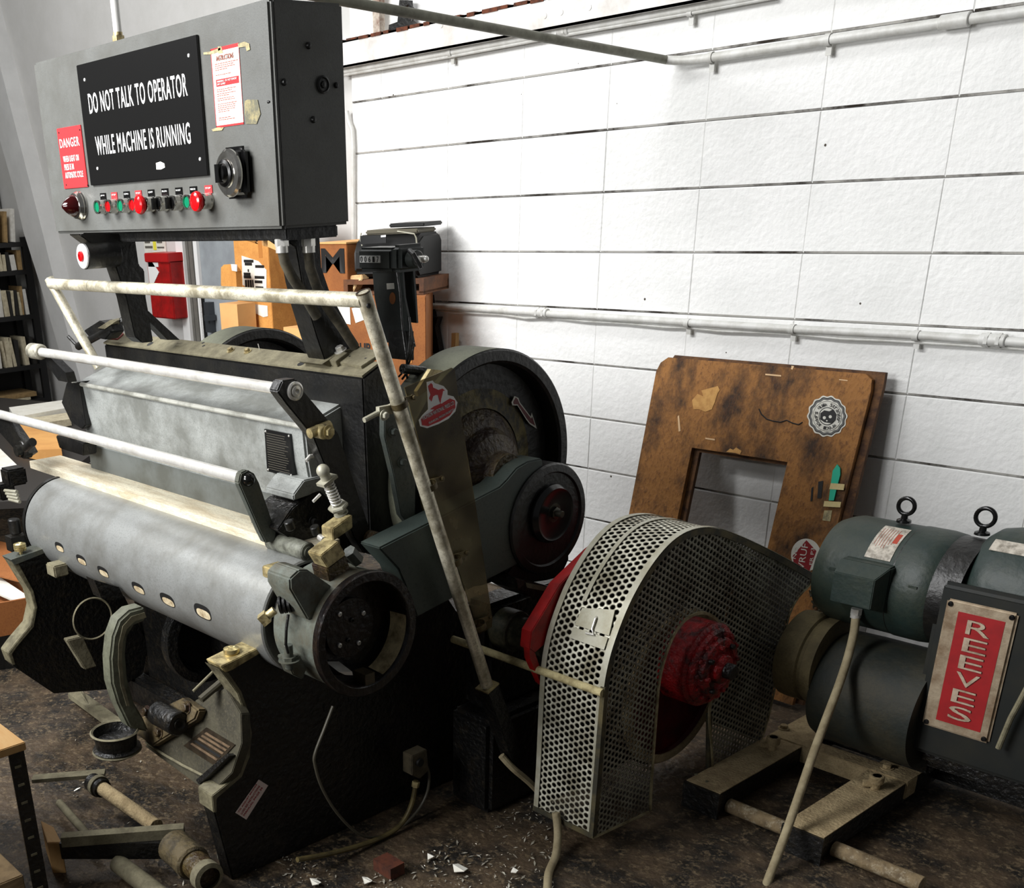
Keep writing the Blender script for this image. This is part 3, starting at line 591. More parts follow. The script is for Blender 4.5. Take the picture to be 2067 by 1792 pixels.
obj('sheet', MB().prism(PL([(817, 782), (912, 742), (918, 746), (932, 850), (962, 1030), (994, 1250), (993, 1265), (967, 1281), (930, 1160), (872, 990)], X=XT - .022), (-.003, 0, 0)), PX_, sh)
XS = XT - .0215
def stick(name, pix, m, par, o=0.0): return obj(name, MB().prism(PL(pix, X=XS + o), (.0006, 0, 0)), m, par)
stk = stick('sticker', [(861, 771), (873, 768), (877, 773), (895, 779), (903, 788), (903, 797), (915, 800), (923, 812), (919, 830), (905, 845), (884, 856), (862, 864), (848, 860), (845, 848), (852, 838), (864, 826), (863, 800)], WHT, sh)
stick('red_oval', [(850, 846), (858, 838), (872, 830), (895, 812), (908, 804), (918, 808), (919, 822), (908, 838), (888, 850), (864, 860), (852, 858)], REDINK, stk, .0006)
stick('red_horse', [(864, 779), (870, 773), (873, 776), (874, 782), (885, 787), (893, 784), (898, 788), (894, 789), (893, 795), (890, 806), (889, 814), (886, 806), (884, 797), (879, 797), (874, 800), (871, 810), (866, 804), (869, 796), (866, 788)], REDINK, stk, .0006)
stick('red_mound', [(868, 826), (876, 820), (890, 814), (894, 818), (880, 826)], REDINK, stk, .0006)
def xtext(txt, x0, y0, x1, y1, h, m, par, X, name='lettering'):
    a, b = P(x0, y0, X=X), P(x1, y1, X=X); dx = (b - a); w = dx.length; dx.normalize(); up = XP.cross(dx)
    return obj(name, MB().text(txt, a, dx, up, w, h), m, par)
xtext('THOMSON NATIONAL PRESS CO.', 852, 849, 917, 816, .009, WHT, stk, XS + .0013)
xtext('FRANKLIN, MASSACHUSETTS', 866, 857, 916, 829, .006, WHT, stk, XS + .0013)
# -- right flywheel
XF = 2.05
fc = V((XF, -1.450, .974)); fr = .312
def wheel(name, c, r, w, m1, depth=.05):
    return MB().lathe(c, XP, [(r, -w), (r, -.004), (r - .004, 0), (r - .028, 0), (r - .034, -.006), (r - .04, -depth), (r * .55, -depth - .012), (.0, -depth - .012), ], 96)
fw = obj('flywheel', wheel('fw', fc, fr, .13, GRN), BLK, press)
obj('flywheel_rim', MB().lathe(fc, XP, [(fr + .0012, -.128), (fr + .0012, -.006)], 96), mat('dusty_rim', (112, 114, 96), .7, dirt=(72, 72, 58), amt=.6, scale=10, fine=(90, 92, 76)), fw)
obj('wheel_hub', MB().lathe(fc, XP, [(.165, -.062), (.150, -.040), (.115, -.022), (.10, .01), (.06, .03), (.055, .06), (0, .06)], 48), RUSTY, fw)
obj('grease_ring', MB().lathe(fc, XP, [(.215, -.058), (.185, -.054), (.160, -.048)], 48), mat('old_grease', (110, 98, 52), .6, dirt=(24, 20, 12), amt=.95, scale=16, lo=.44, hi=.6, bump=.6), fw)
c = P(1003, 963, X=XF + .0); obj('lightening_hole', MB().lathe(P(1003, 965, X=XF - .018), XP, [(.016, 0), (.016, .001), (0, .001)], 20), INK, fw)
XR_ = XF - .049
ar = obj('arrow_decal', MB().prism(PL([(1038, 799), (1046, 803), (1049, 812), (1071, 841), (1073, 833), (1083, 865), (1069, 856), (1062, 847), (1044, 818), (1034, 818), (1032, 812)], X=XR_), (.001, 0, 0)), PAPER, fw)
obj('arrow_fill', MB().prism(PL([(1041, 802), (1045, 806), (1048, 814), (1072, 845), (1074, 841), (1080, 859), (1070, 853), (1063, 844), (1045, 816), (1037, 816), (1036, 811)], X=XR_ + .001), (.0008, 0, 0)), mat('maroon_print', (96, 14, 20), .5), ar)
for i in range(58):
    a = -.55 + i * .021; p = fc + V((-.012, math.cos(a) * (fr - .03), math.sin(a) * (fr - .03)))
    if i % 2 == 0 and 0 < i: 
        if i == 2: tb_ = MB()
        tb_.box(p, (.006, .003, .006))
obj('balance_marks', tb_, GALV, fw)
# wheel on the far side
fl = P(522, 664, X=1.13); cc = V((1.13, fl.y, fl.z - fr))
f2 = obj('flywheel', wheel('f2', cc, fr, .13, GRN), BLK, press)
obj('flywheel_rim', MB().lathe(cc, XP, [(fr + .0012, -.128), (fr + .0012, -.006)], 96), MATS['dusty_rim'], f2)
# bearing cover strip between bed and flywheel
bc = obj('bearing_cover', MB().prism(PL([(776, 838), (820, 800), (842, 900), (840, 940), (838, 1075), (810, 1040), (795, 960), (776, 880)], X=XF + .02), (-.02, 0, 0)), GRN, press, bev=.002)
for x, y in [(793, 871), (811, 932)]:
    mb = MB(); mb.hexbolt(P(x, y, X=XF + .02), XP, .009, .010); obj('bolt', mb, GRN, bc)
obj('pivot_link', MB().prism(PL([(842, 790), (870, 745), (896, 748), (860, 790), (845, 800)], X=XF + .03), (-.012, 0, 0)), BRASS, press)
mb = MB().tube([P(812, 744, X=1.95), P(880, 752, X=1.95), P(950, 735, X=1.95)], .012, 10); obj('lever_rod', mb, BLK2, press)
# -- pitman arm
XM = 2.16
am = obj('connecting_arm', MB().prism(PL([(765, 1106), (800, 1088), (880, 1048), (960, 1008), (1010, 982), (1024, 968), (1044, 944), (1066, 931), (1095, 925), (1110, 1000), (1100, 1110), (1050, 1137), (960, 1183), (842, 1246), (826, 1200), (805, 1150)], X=XM), (-.075, 0, 0)), mat('green_arm_paint', (52, 62, 58), .55, dirt=(74, 76, 62), amt=.35, scale=5, fine=(38, 46, 43)), press, bev=.004)
hc = V((XM, -1.345, .845))
hb_ = obj('arm_hub', MB().lathe(hc, XP, [(.148, -.09), (.150, .004), (.146, .010), (.128, .012), (.124, .006), (0, .006)], 72), BLK, press)
obj('hub_cap', MB().lathe(V((XM + .006, -1.344, .862)), XP, [(.079, 0), (.079, .012), (.070, .024), (.062, .020), (.03, .018), (0, .018)], 48), KNOB, hb_)
mb = MB(); mb.hexbolt(V((XM + .022, -1.344, .866)), XP, .017, .010); mb.cyl(V((XM + .03, -1.344, .866)), V((XM + .052, -1.344, .866)), .009, 14, .001); obj('hub_nut', mb, mat('oily_nut', (70, 68, 60), .3, metal=.7), hb_)
obj('hub_lug', MB().prism(PL([(1060, 1100), (1150, 1100), (1150, 1130), (1133, 1165), (1105, 1172), (1050, 1180), (1020, 1160)], X=XM - .01), (-.06, 0, 0)), BLK, press, bev=.006)
# -- drum and its bearing
DC = V((0, -2.032, .713)); DR = .150; DZ = V((0, .002, -.013))
def D(x, dy=0, dz=0): return V((x, DC.y + dy, DC.z + dz))
drum = obj('roller_drum', MB().lathe(D(.638) + DZ, XP, [(DR - .012, -.004), (DR, 0), (DR, 1.343), (DR - .004, 1.347), (DR - .01, 1.347), (DR - .01, 1.32), (0, 1.32)], 96), DRUM, press)
for x, y, w in [(120, 1104, .019), (164, 1130, .020), (208, 1154, .021), (279, 1187, .022), (338, 1211, .024), (409, 1235, .026)]:
    # slot on the drum surface: intersect view ray with the cylinder
    dd = ray(x, y); DC = V((0, -2.03, .70)); oy, oz = CAM.y - DC.y, CAM.z - DC.z; A_ = dd.y ** 2 + dd.z ** 2; B_ = 2 * (oy * dd.y + oz * dd.z); C_ = oy * oy + oz * oz - DR * DR
    t_ = (-B_ - math.sqrt(B_ * B_ - 4 * A_ * C_)) / (2 * A_); p = CAM + dd * t_; an = math.atan2(p.z - DC.z, p.y - DC.y)
    def cs(dx, da, o): return V((p.x + dx, DC.y + math.cos(an + da) * (DR + o), DC.z + math.sin(an + da) * (DR + o)))
    mb = MB(); n = 28; w1 = w * 1.55; h1 = w * .80
    ring = []
    for k in range(n):
        a = 2 * math.pi * k / n; ex = math.copysign(abs(math.cos(a)) ** .7, math.cos(a)) * w1; ey = math.copysign(abs(math.sin(a)) ** .7, math.sin(a)) * h1 / DR; ring.append((ex, ey))
    mb.add([cs(a, b, .0008) for a, b in ring] + [cs(0, 0, .0008)], [(k, (k + 1) % n, n) for k in range(n)])
    sl = obj('drum_slot', mb, INK, drum, recalc=False)
    mb = MB(); mb.add([cs(a * .82 + .004, (b * .60 + .030), .0014) for a, b in ring] + [cs(.004, .030, .0014)], [(k, (k + 1) % n, n) for k in range(n)]); obj('slot_bottom', mb, mat('pale_slot_metal', (206, 192, 160), .6, dirt=(120, 92, 54), amt=.7, scale=40), sl, recalc=False)
DC = V((0, -2.032, .713))
obj('drum_collar', MB().lathe(D(.638) + DZ, XP, [(DR - .03, -.03), (DR + .002, -.022), (DR + .002, -.004)], 72), BLK, press)
obj('left_bearing', MB().cyl(D(.50), D(.62), .085, 40, .004), GRN, press)
mb = MB().lathe(D(1.988), XP, [(.09, 0), (.118, .004), (.12, .03), (.09, .034)], 64); obj('drum_journal', mb, BLK2, press)
HS = obj('bearing_housing', MB().lathe(D(2.035), XP, [(0, -.02), (.125, -.02), (.143, -.006), (.147, .02), (.147, .15), (.1525, .160), (.1525, .177)], 96), mat('grimy_green_casting', (104, 110, 102), .5, dirt=(70, 56, 32), amt=.75, scale=9, fine=(78, 84, 78), bump=.15), press)
obj('crank_disc', MB().lathe(D(2.035), XP, [(.1535, .160), (.1545, .177), (.152, .181), (.132, .181), (.128, .176), (.122, .100), (.075, .098), (.074, .112), (0, .112)], 96), mat('oily_black_disc', (14, 11, 11), .28, dirt=(48, 34, 24), amt=.4, scale=30, bump=.25), press)
for a, r_ in [(.6, .05), (2.2, .055), (3.9, .05), (5.2, .05), (1.3, .02), (4.4, .03)]:
    obj('disc_screw', MB().lathe(D(2.147, math.cos(a) * r_, math.sin(a) * r_), XP, [(.006, 0), (.006, .004), (.003, .005), (.003, .002), (0, .002)], 14), CHR if r_ > .045 else BLK, press)
obj('inner_rim_highlight', MB().lathe(D(2.035), XP, [(.1222, .120), (.1275, .172)], 40, -2.75, -1.45), mat('painted_rim_highlight', (232, 214, 168), .35, metal=.3, dirt=(90, 66, 36), amt=.8, scale=16), press, recalc=False)  # pale arc: painted highlight on the lower right of the disc's inner wall
mb = MB(); q = P(735, 1367, X=2.19); mb.box(q, (.045, .032, .034)); obj('square_key', mb, mat('oily_tan_block', (70, 60, 40), .35, dirt=(30, 24, 16), amt=.7, scale=40), press, bev=.001)
q = P(703, 1355, X=2.19); mb = MB().prism([q + V((0, -.03, .008)), q + V((0, .012, -.004)), q + V((0, .014, -.014)), q + V((0, -.01, -.006))], (-.05, 0, .012)); obj('oil_dipper', mb, CHR, press)
# clamp block and hexagonal plate at the top of the housing
mb = MB().prism(PL([(585, 1168), (604, 1150), (622, 1150), (680, 1190), (677, 1200), (648, 1250), (622, 1252), (586, 1190)], X=2.17), (-.09, 0, 0)); obj('housing_shoulder', mb, HS.data.materials[0], press, bev=.004)
mb = MB(); c = P(600, 1165, X=2.10); mb.box(c + V((-.05, -.005, .0)), (.10, .05, .028)); cbk = obj('clamp_block', mb, BRASS, press, bev=.003)
obj('clamp_screw', MB().cyl(P(609, 1188, X=2.13), P(618, 1192, X=2.13) + V((.02, -.02, 0)), .012, 18, .002), BLK, press)
mb = MB(); a = P(585, 1215, X=2.10); 
for k in range(5): mb.cyl(a + V((.006 * k, -.03 + .008 * k, 0)), a + V((.006 * k + .004, -.026 + .008 * k, .001)), .021 - .001 * k, 18)
obj('spring_coil', mb, BLK, press)
mb = MB(); a = P(575, 1225, X=2.10) + V((0, -.03, 0)); b = P(548, 1247, X=2.08) + V((0, -.03, 0)); mb.cyl(a, (a + b) / 2, .010, 14); mb.bar((a + b) / 2, b, .026, .026); obj('square_stud', mb, BRASS, press)
mb = MB(); a = P(583, 1325, X=2.14); mb.cyl(a + V((0, 0, .03)), a + V((0, 0, -.03)), .011, 18, .001); mb.hexbolt(a + V((0, 0, -.01)), ZP, .017, .010); obj('housing_bolt', mb, GRN, press)
mb = MB().prism(PL([(578, 1330), (606, 1322), (620, 1350), (612, 1372), (592, 1362)], X=2.15), (-.04, 0, 0)); obj('bolt_lug', mb, HS.data.materials[0], press, bev=.003)
obj('oil_line', MB().tube(PL([(582, 1240), (578, 1270), (577, 1300), (582, 1318)], X=2.17), .0035, 8), BLK, press)
# square tan block on top, adjusting screws
mb = MB().prism(PL([(647, 1121), (683, 1092), (697, 1116), (697, 1121), (662, 1147), (650, 1128)], X=2.16), (-.05, 0, 0)); obj('adjusting_block', mb, BRASS, press, bev=.002)
mb = MB().prism(PL([(660, 1148), (697, 1120), (714, 1165), (716, 1172), (680, 1200), (668, 1180)], X=2.155), (-.06, 0, 0)); obj('crank_neck', mb, RUSTY, press, bev=.002)
mb = MB(); a = P(704, 1112, X=2.14); mb.cyl(a, P(722, 1132, X=2.14), .017, 6); obj('neck_nut', mb, GRN, press)
for x, y in [(588, 1068), (640, 1078)]:
    a = P(x, y, X=1.99); obj('set_screw', MB().cyl(a, a + V((0, -.008, .022)), .012, 18, .002), BLK, press)
mb = MB(); mb.cyl(P(645, 1083, X=2.0), P(654, 1090, X=2.02), .0085, 14, .001); obj('bright_screw', mb, CHR, press)
# spring plunger
sp0, sp1 = P(652, 950, X=2.05), P(690, 1040, X=2.05); dv = (sp1 - sp0)
mb = MB(); mb.sph(sp0, .016, n=10); mb.cyl(sp0 + dv * .05, sp0 + dv * .22, .013, 16); mb.bar(sp0 + dv * .18, sp0 + dv * .24, .045, .03, up=XP); obj('plunger_head', mb, GALV, press)
mb = MB(); pts = []
u1 = dv.normalized().cross(XP).normalized(); u2 = XP
for k in range(150):
    t_ = k / 149; a = t_ * 2 * math.pi * 8; pts.append(sp0 + dv * (.26 + .5 * t_) + (u1 * math.cos(a) + u2 * math.sin(a)) * .0125)
mb.tube(pts, .0022, 6); obj('plunger_spring', mb, CHR, press)
mb = MB(); mb.cyl(sp0 + dv * .2, sp0 + dv * 1.0, .006, 12); mb.lathe(sp0 + dv * .76, dv, [(0, 0), (.024, 0), (.026, .004), (.024, .010), (0, .010)], 6); mb.hexbolt(sp0 + dv * .96, -dv, .012, .012); obj('plunger_rod', mb, GALV, press)
mb = MB(); a, b = P(672, 1080, X=2.05), P(712, 1052, X=2.05); mb.prism([a + V((0, 0, .016)), b + V((0, 0, .016)), b + V((0, 0, -.016)), a + V((0, 0, -.016))], (-.045, 0, 0)); obj('plunger_block', mb, BRASS, press, bev=.002)
mb = MB(); a, b = P(618, 930, X=2.0), P(634, 920, X=2.0); mb.tube([a, (a + b) / 2 + V((0, .0, .005)), b], .005, 8); mb.tube(PL([(632, 1012), (646, 998)], X=2.02), .004, 8); obj('latch_pins', mb, CHR, press)
# -- bright rectangular bar above the drum
r = P(640, 1098, X=1.98); 
tf, bf = P(585, 1120, X=1.90), P(575, 1100, X=1.90)
y0 = -2.03; ztop = P(440, 1053, Y=y0).z; yb_ = P(440, 1014, Z=ztop).y; zbo = P(440, 1071, Y=y0).z
x0 = XAT(y0, ztop, 59)
mb = MB().prism([V((x0, y0, ztop)), V((x0, yb_, ztop)), V((x0, yb_, zbo)), V((x0, y0, zbo))], (1.97 - x0, 0, 0)); obj('bridge_bar', mb, BAR, press, bev=.001)
mb = MB().prism(PL([(520, 1105), (600, 1138), (640, 1150), (640, 1168), (590, 1160), (530, 1122)], Y=y0 - .004), (0, .03, 0)); obj('bar_bracket', mb, BLK2, press, bev=.002)
# -- side frames
XFR = 1.93
def floorpt(x, X): 
    lo, hi = -4.0, -.3
    for _ in range(50):
        m = (lo + hi) / 2
        if proj((X, m, 0))[0] < x: lo = m
        else: hi = m
    return V((X, lo, 0))
prof = PL([(446, 1345), (453, 1363), (480, 1400), (494, 1440), (500, 1480), (496, 1525), (480, 1565), (428, 1606), (430, 1630), (444, 1680)], X=XFR) + [floorpt(470, XFR), floorpt(1060, XFR)] + PL([(1050, 1500), (1010, 1400), (960, 1290), (900, 1200), (800, 1150), (700, 1200), (600, 1280), (530, 1300), (518, 1312)], X=XFR)
fr_ = obj('side_frame', MB().prism(prof, (-.055, 0, 0)), BLK2, press, bev=.004)
obj('frame_flange', MB().prism(PL([(442, 1350), (453, 1363), (480, 1400), (494, 1440), (500, 1480), (496, 1525), (480, 1565), (428, 1606), (431, 1640), (438, 1640), (438, 1612), (489, 1568), (505, 1527), (509, 1480), (503, 1438), (488, 1396), (462, 1358)], X=XFR + .004), (-.068, 0, 0)), mat('worn_flange', (122, 116, 92), .6, dirt=(60, 54, 38), amt=.7, scale=20, bump=.3), press, bev=.002)
mb = MB().prism(PL([(446, 1345), (532, 1302), (530, 1316), (470, 1352), (455, 1358)], X=XFR + .006), (-.07, 0, 0)); obj('frame_pad', mb, BRASS, press, bev=.002)
kp = P(470, 1345, X=XFR - .03)
def knob(c, k=1.0):
    return MB().lathe(c, ZP, [(0, 0), (.011 * k, 0), (.011 * k, .010), (.006 * k, .012), (.006 * k, .026), (.020 * k, .028), (.021 * k, .036), (.018 * k, .038), (.021 * k, .040), (.020 * k, .050), (.010 * k, .053), (.004 * k, .050), (0, .050)], 32)
obj('brass_knob', knob(kp), mat('polished_brass', (214, 196, 140), .25, metal=.8), press)
st = obj('paper_sticker', MB().prism(PL([(475, 1640), (522, 1573), (541, 1585), (497, 1654)], X=XFR + .001), (.0008, 0, 0)), mat('pink_white_label', (232, 214, 206), .7), press)
for i, tx in enumerate(['TO ADJUST BRIDGE', 'LUGS SEE INSTRUCTIONS', 'MANUAL PAGE 36']):
    o1 = 3 + i * 5.6
    xtext(tx, 483 + o1 * .95 - 3, 1641 + o1 * .55 - 2, 520 + o1 * .95 - 3, 1583 + o1 * .55 - 1, .0062, REDINK, st, XFR + .0022)
# apron with name plate
e0, e1 = P(466, 1388, X=XFR - .05), P(422, 1602, X=XFR - .05)
e0 = P(455, 1400, X=XFR - .05)
dn = (e1 - e0).normalized(); n3 = dn.cross(XP); n3 = n3 if n3.y < 0 or n3.z > 0 else -n3
nA = dn.cross(XP).normalized(); nA = nA if nA.z > 0 else -nA
ap = obj('front_apron', MB().prism([CAM + ray(x, y) * ((e0 - CAM).dot(nA) / ray(x, y).dot(nA)) for x, y in [(456, 1388), (486, 1440), (488, 1500), (468, 1560), (424, 1603), (292, 1506), (322, 1476), (396, 1412)]], -nA * .03), mat('dusty_apron', (66, 62, 46), .7, dirt=(34, 31, 22), amt=.7, scale=10, fine=(84, 78, 60), bump=.2), press, bev=.002)
nA = dn.cross(XP).normalized(); nA = nA if nA.z > 0 else -nA
def on_ap(x, y, o=0.0):
    d_ = ray(x, y); return CAM + d_ * ((e0 + nA * o - CAM).dot(nA) / d_.dot(nA))
pt = obj('name_plate', MB().prism([on_ap(*q) for q in [(418, 1468), (476, 1503), (437, 1546), (372, 1505)]], nA * .003), mat('bronze_plate', (60, 50, 36), .45, metal=.4, dirt=(24, 18, 12), amt=.7, scale=40), press)
for k in range(5):
    a = .12 + k * .17; A0, A1, B0, B1 = [on_ap(*q, .0035) for q in [(376, 1503), (418, 1472), (436, 1542), (472, 1504)]]
    u0, u1 = A0.lerp(A1, a), A0.lerp(A1, a + .09); v0, v1 = B0.lerp(B1, a), B0.lerp(B1, a + .09)
    obj('plate_band', MB().prism([u0.lerp(v0, .06), u0.lerp(v0, .94), u1.lerp(v1, .94), u1.lerp(v1, .06)], nA * .0006), mat('plate_relief', (112, 92, 70), .5, dirt=(50, 36, 26), amt=.6, scale=50) if k != 1 else INK, pt)
mb = MB().tube([on_ap(x, y, .006) for x, y in [(295, 1498), (330, 1522), (370, 1545), (412, 1566)]], .004, 8); obj('apron_rod', mb, DUST, press)
obj('apron_rib', MB().prism([on_ap(*q) for q in [(408, 1573), (470, 1520), (476, 1524), (414, 1582)]], nA * .02), BLK2, press)
# bearing cap on the apron
mb = MB().prism([on_ap(*q) for q in [(288, 1478), (300, 1448), (385, 1408), (420, 1432), (412, 1452), (325, 1505)]], nA * .03); cap = obj('bearing_cap', mb, mat('rusty_cap', (98, 84, 56), .6, dirt=(34, 28, 18), amt=.8, scale=24, bump=.4), press, bev=.005)
a, b = on_ap(318, 1438, .05), on_ap(362, 1462, .05)
mb = MB().cyl(a, b, .034, 32, .004); mb.lathe(b, (b - a), [(.016, 0), (.016, .004), (.010, .0), (0, .0)], 18); obj('bearing_barrel', mb, BLK2, press)
for x, y in [(298, 1436), (378, 1428), (322, 1478)]:
    mb = MB(); mb.hexbolt(on_ap(x, y, .03), nA, .012, .012); obj('bolt', mb, RUSTY, cap)
# curved lever with cup
XV = 1.62
lv = obj('curved_lever', MB().prism(PL([(292, 1224), (262, 1232), (240, 1252), (228, 1285), (223, 1330), (226, 1380), (238, 1420), (250, 1445), (262, 1470), (302, 1478), (290, 1450), (272, 1420), (258, 1370), (254, 1320), (258, 1285), (272, 1262), (296, 1252)], X=XV), (-.05, 0, 0)), mat('worn_green_lever', (98, 100, 84), .5, dirt=(46, 44, 34), amt=.7, scale=16, bump=.2), press, bev=.006, seg=3)
obj('lever_rib', MB().prism(PL([(292, 1236), (266, 1244), (248, 1264), (240, 1300), (239, 1340), (244, 1385), (256, 1425), (262, 1425), (250, 1380), (246, 1330), (248, 1295), (256, 1270), (272, 1254), (296, 1246)], X=XV + .003), (-.003, 0, 0)), DUST, lv)
cp = P(232, 1478, X=1.58)
obj('oil_cup', MB().lathe(cp, ZP, [(.03, -.075), (.058, -.05), (.066, -.045), (.055, -.04), (.06, .0), (.067, .004), (.060, .004), (.052, -.02), (0, -.022)], 48), BLK2, press)
obj('oil_cup_rim', MB().lathe(cp, ZP, [(.062, .002), (.068, .005), (.064, .009), (.059, .005)], 48), DUST, press)
obj('cup_collar', MB().lathe(cp, ZP, [(.060, -.048), (.068, -.052), (.060, -.058)], 48), DUST, press)
obj('ring_hoop', MB().lathe(P(186, 1248, X=1.25), XP, [(.062, 0), (.065, .003), (.062, .006), (.059, .003), (.062, 0)], 48), DUST, press)
mb = MB().tube(PL([(390, 1395), (448, 1338)], X=XFR - .1), .004, 8); obj('thin_rod', mb, DUST, press)
mb = MB().tube(PL([(405, 1412), (452, 1372)], X=XFR - .08), .010, 10); obj('thick_rod', mb, mat('dark_rod', (70, 66, 52), .6), press)
# left frame
XG = .72
prof = PL([(27, 1131), (50, 1122), (95, 1108), (108, 1100), (150, 1120), (240, 1180), (300, 1300), (290, 1360), (240, 1390), (110, 1400), (28, 1345), (17, 1318), (30, 1300), (62, 1262), (70, 1225), (62, 1195)], X=XG)
lf = obj('side_frame', MB().prism(prof, (-.055, 0, 0)), BLK2, press, bev=.004)
obj('frame_flange', MB().prism(PL([(24, 1133), (62, 1195), (70, 1225), (62, 1262), (30, 1300), (17, 1318), (26, 1342), (32, 1342), (25, 1320), (36, 1304), (69, 1265), (76, 1225), (68, 1192), (34, 1130)], X=XG + .004), (-.065, 0, 0)), MATS['worn_flange'], press, bev=.002)
obj('frame_pad', MB().prism(PL([(22, 1130), (92, 1106), (90, 1116), (30, 1140)], X=XG + .008), (-.07, 0, 0)), GRN, press)
obj('brass_knob', knob(P(44, 1127, X=XG - .02), 1.0), MATS['polished_brass'], press)
mb = MB(); a = P(30, 1065, X=.60); mb.cyl(a + V((0, 0, -.02)), a + V((0, 0, .03)), .02, 20, .003); mb.box(a + V((0, 0, -.05)), (.05, .06, .05)); obj('grease_cup', mb, BLK, press)
mb = MB().box(P(116, 1148, X=.85), (.06, .05, .04)); obj('stop_lug', mb, DUST, press, bev=.004)
mb = MB().prism(PL([(190, 1170), (240, 1185), (250, 1205), (232, 1212), (205, 1208)], X=1.25), (-.05, 0, 0)); obj('wiper_bracket', mb, BLK2, press)
for q, k in ((P(28, 960, Y=-2.05), .07), (P(10, 990, Y=-2.0), .06)): obj('end_block', MB().box(q, (k, k, .06)), BLK2, press, bev=.006)
mb = MB()
for k in range(4): mb.cyl(P(10 + 3 * k, 990 + 6 * k, Y=-2.07), P(34 + 2 * k, 992 + 7 * k, Y=-2.07), .006, 10)
obj('thread_studs', mb, GALV, press)
# base casting under the drum
mb = MB().bb((.66, -1.83, 0), (1.88, -1.30, .52)); obj('base_casting', mb, BLK2, press, bev=.01)
mb = MB().bb((.66, -1.90, 0), (1.88, -1.83, .10)); obj('base_foot', mb, BLK2, press, bev=.01)
mb = MB().lathe(V((1.15, -1.86, .38)), XP, [(.0, 0), (.14, 0), (.15, .01), (.15, .05), (.12, .06), (.10, .02), (0, .02)], 48); obj('inner_gear', mb, BLK2, press)
mb = MB().prism(PL([(135, 1292), (168, 1284), (196, 1345), (172, 1352)], X=.95), (-.03, 0, 0)); obj('drag_link', mb, DUST, press, bev=.003)
# machinery behind the long leg
mb = MB(); a, b = P(990, 1300, X=2.17), P(1075, 1318, X=2.32)
mb.cyl(V((2.02, a.y + .12, a.z + .0)), V((2.30, a.y + .12, a.z)), .045, 28, .004); mb.cyl(V((2.10, a.y + .12, a.z)), V((2.16, a.y + .12, a.z)), .058, 28, .004); obj('drive_shaft', mb, mat('oily_green_shaft', (56, 58, 46), .5, dirt=(110, 104, 80), amt=.5, scale=40, fine=(24, 24, 18)), press)
mb = MB().prism(PL([(1040, 1166), (1135, 1190), (1128, 1215), (1075, 1206), (1045, 1190)], X=2.2), (-.10, 0, 0)); obj('shaft_bridge', mb, BLK2, press, bev=.003)
obj('bridge_top', MB().prism(PL([(1062, 1176), (1132, 1190), (1126, 1198), (1064, 1186)], X=2.202), (-.02, 0, 0)), DUST, press)
mb = MB().bb((2.0, -1.55, 0), (2.16, -.95, .30)); mb.bb((2.0, -1.50, .30), (2.10, -1.1, .62)); obj('rear_base', mb, BLK2, press, bev=.015)
# ============================================================ PERFORATED GUARD
def perf_mat(name, base, pu, pv, ru, rv, rough=.45, metal=.3, dirt=(96, 84, 50)):
    m = mat(name, base, rough, metal, dirt=dirt, amt=.75, scale=12, fine=tuple(int(v * .75) for v in base), finescale=160, bump=.1)
    nt = m.node_tree; N, L = nt.nodes, nt.links; bs = N['Principled BSDF']; out = N['Material Output']
    uv = N.new('ShaderNodeUVMap'); uv.uv_map = 'UVMap'; sp = N.new('ShaderNodeSeparateXYZ'); L.new(uv.outputs[0], sp.inputs[0])
    def M(op, a, b=None, c=None):
        n = N.new('ShaderNodeMath'); n.operation = op
        for i, v in enumerate((a, b, c)):
            if v is None: continue
            if isinstance(v, (int, float)): n.inputs[i].default_value = v
            else: L.new(v, n.inputs[i])
        return n.outputs[0]
    def lattice(ou, ov):
        u = M('MULTIPLY_ADD', sp.outputs[0], 1 / pu, ou); v = M('MULTIPLY_ADD', sp.outputs[1], 1 / pv, ov)
        du = M('MULTIPLY', M('SUBTRACT', M('FRACT', M('ADD', u, 50)), .5), pu / ru); dv = M('MULTIPLY', M('SUBTRACT', M('FRACT', M('ADD', v, 50)), .5), pv / rv)
        return M('ADD', M('MULTIPLY', du, du), M('MULTIPLY', dv, dv))
    d = M('MINIMUM', lattice(0, 0), lattice(.5, .5)); hole = M('LESS_THAN', d, 1.0)
    keep = N.new('ShaderNodeAttribute'); keep.attribute_name = 'plain'
    hole = M('MULTIPLY', hole, M('SUBTRACT', 1.0, keep.outputs['Fac']))
    tr = N.new('ShaderNodeBsdfTransparent'); mx = N.new('ShaderNodeMixShader'); L.new(hole, mx.inputs[0]); L.new(bs.outputs[0], mx.inputs[1]); L.new(tr.outputs[0], mx.inputs[2]); L.new(mx.outputs[0], out.inputs[0])
    bp = N.new('ShaderNodeBump'); bp.inputs['Strength'].default_value = .9; bp.inputs['Distance'].default_value = .004
    r = N.new('ShaderNodeMapRange'); r.inputs[1].default_value = 1.0; r.inputs[2].default_value = 1.7; L.new(d, r.inputs[0]); L.new(r.outputs[0], bp.inputs['Height']); L.new(bp.outputs[0], bs.inputs['Normal'])
    return m
PERF1 = perf_mat('perforated_band', (226, 224, 206), .0330, .0185, .0066, .0058)
PERF2 = perf_mat('perforated_side', (150, 148, 132), .0310, .0178, .0056, .0052, dirt=(74, 60, 44))
XGD = 2.50; GW = .205
guard = thing('belt_guard', (2.4, -1.1, .05), 'tall arched belt guard of perforated sheet metal around the red clutch', 'guard')
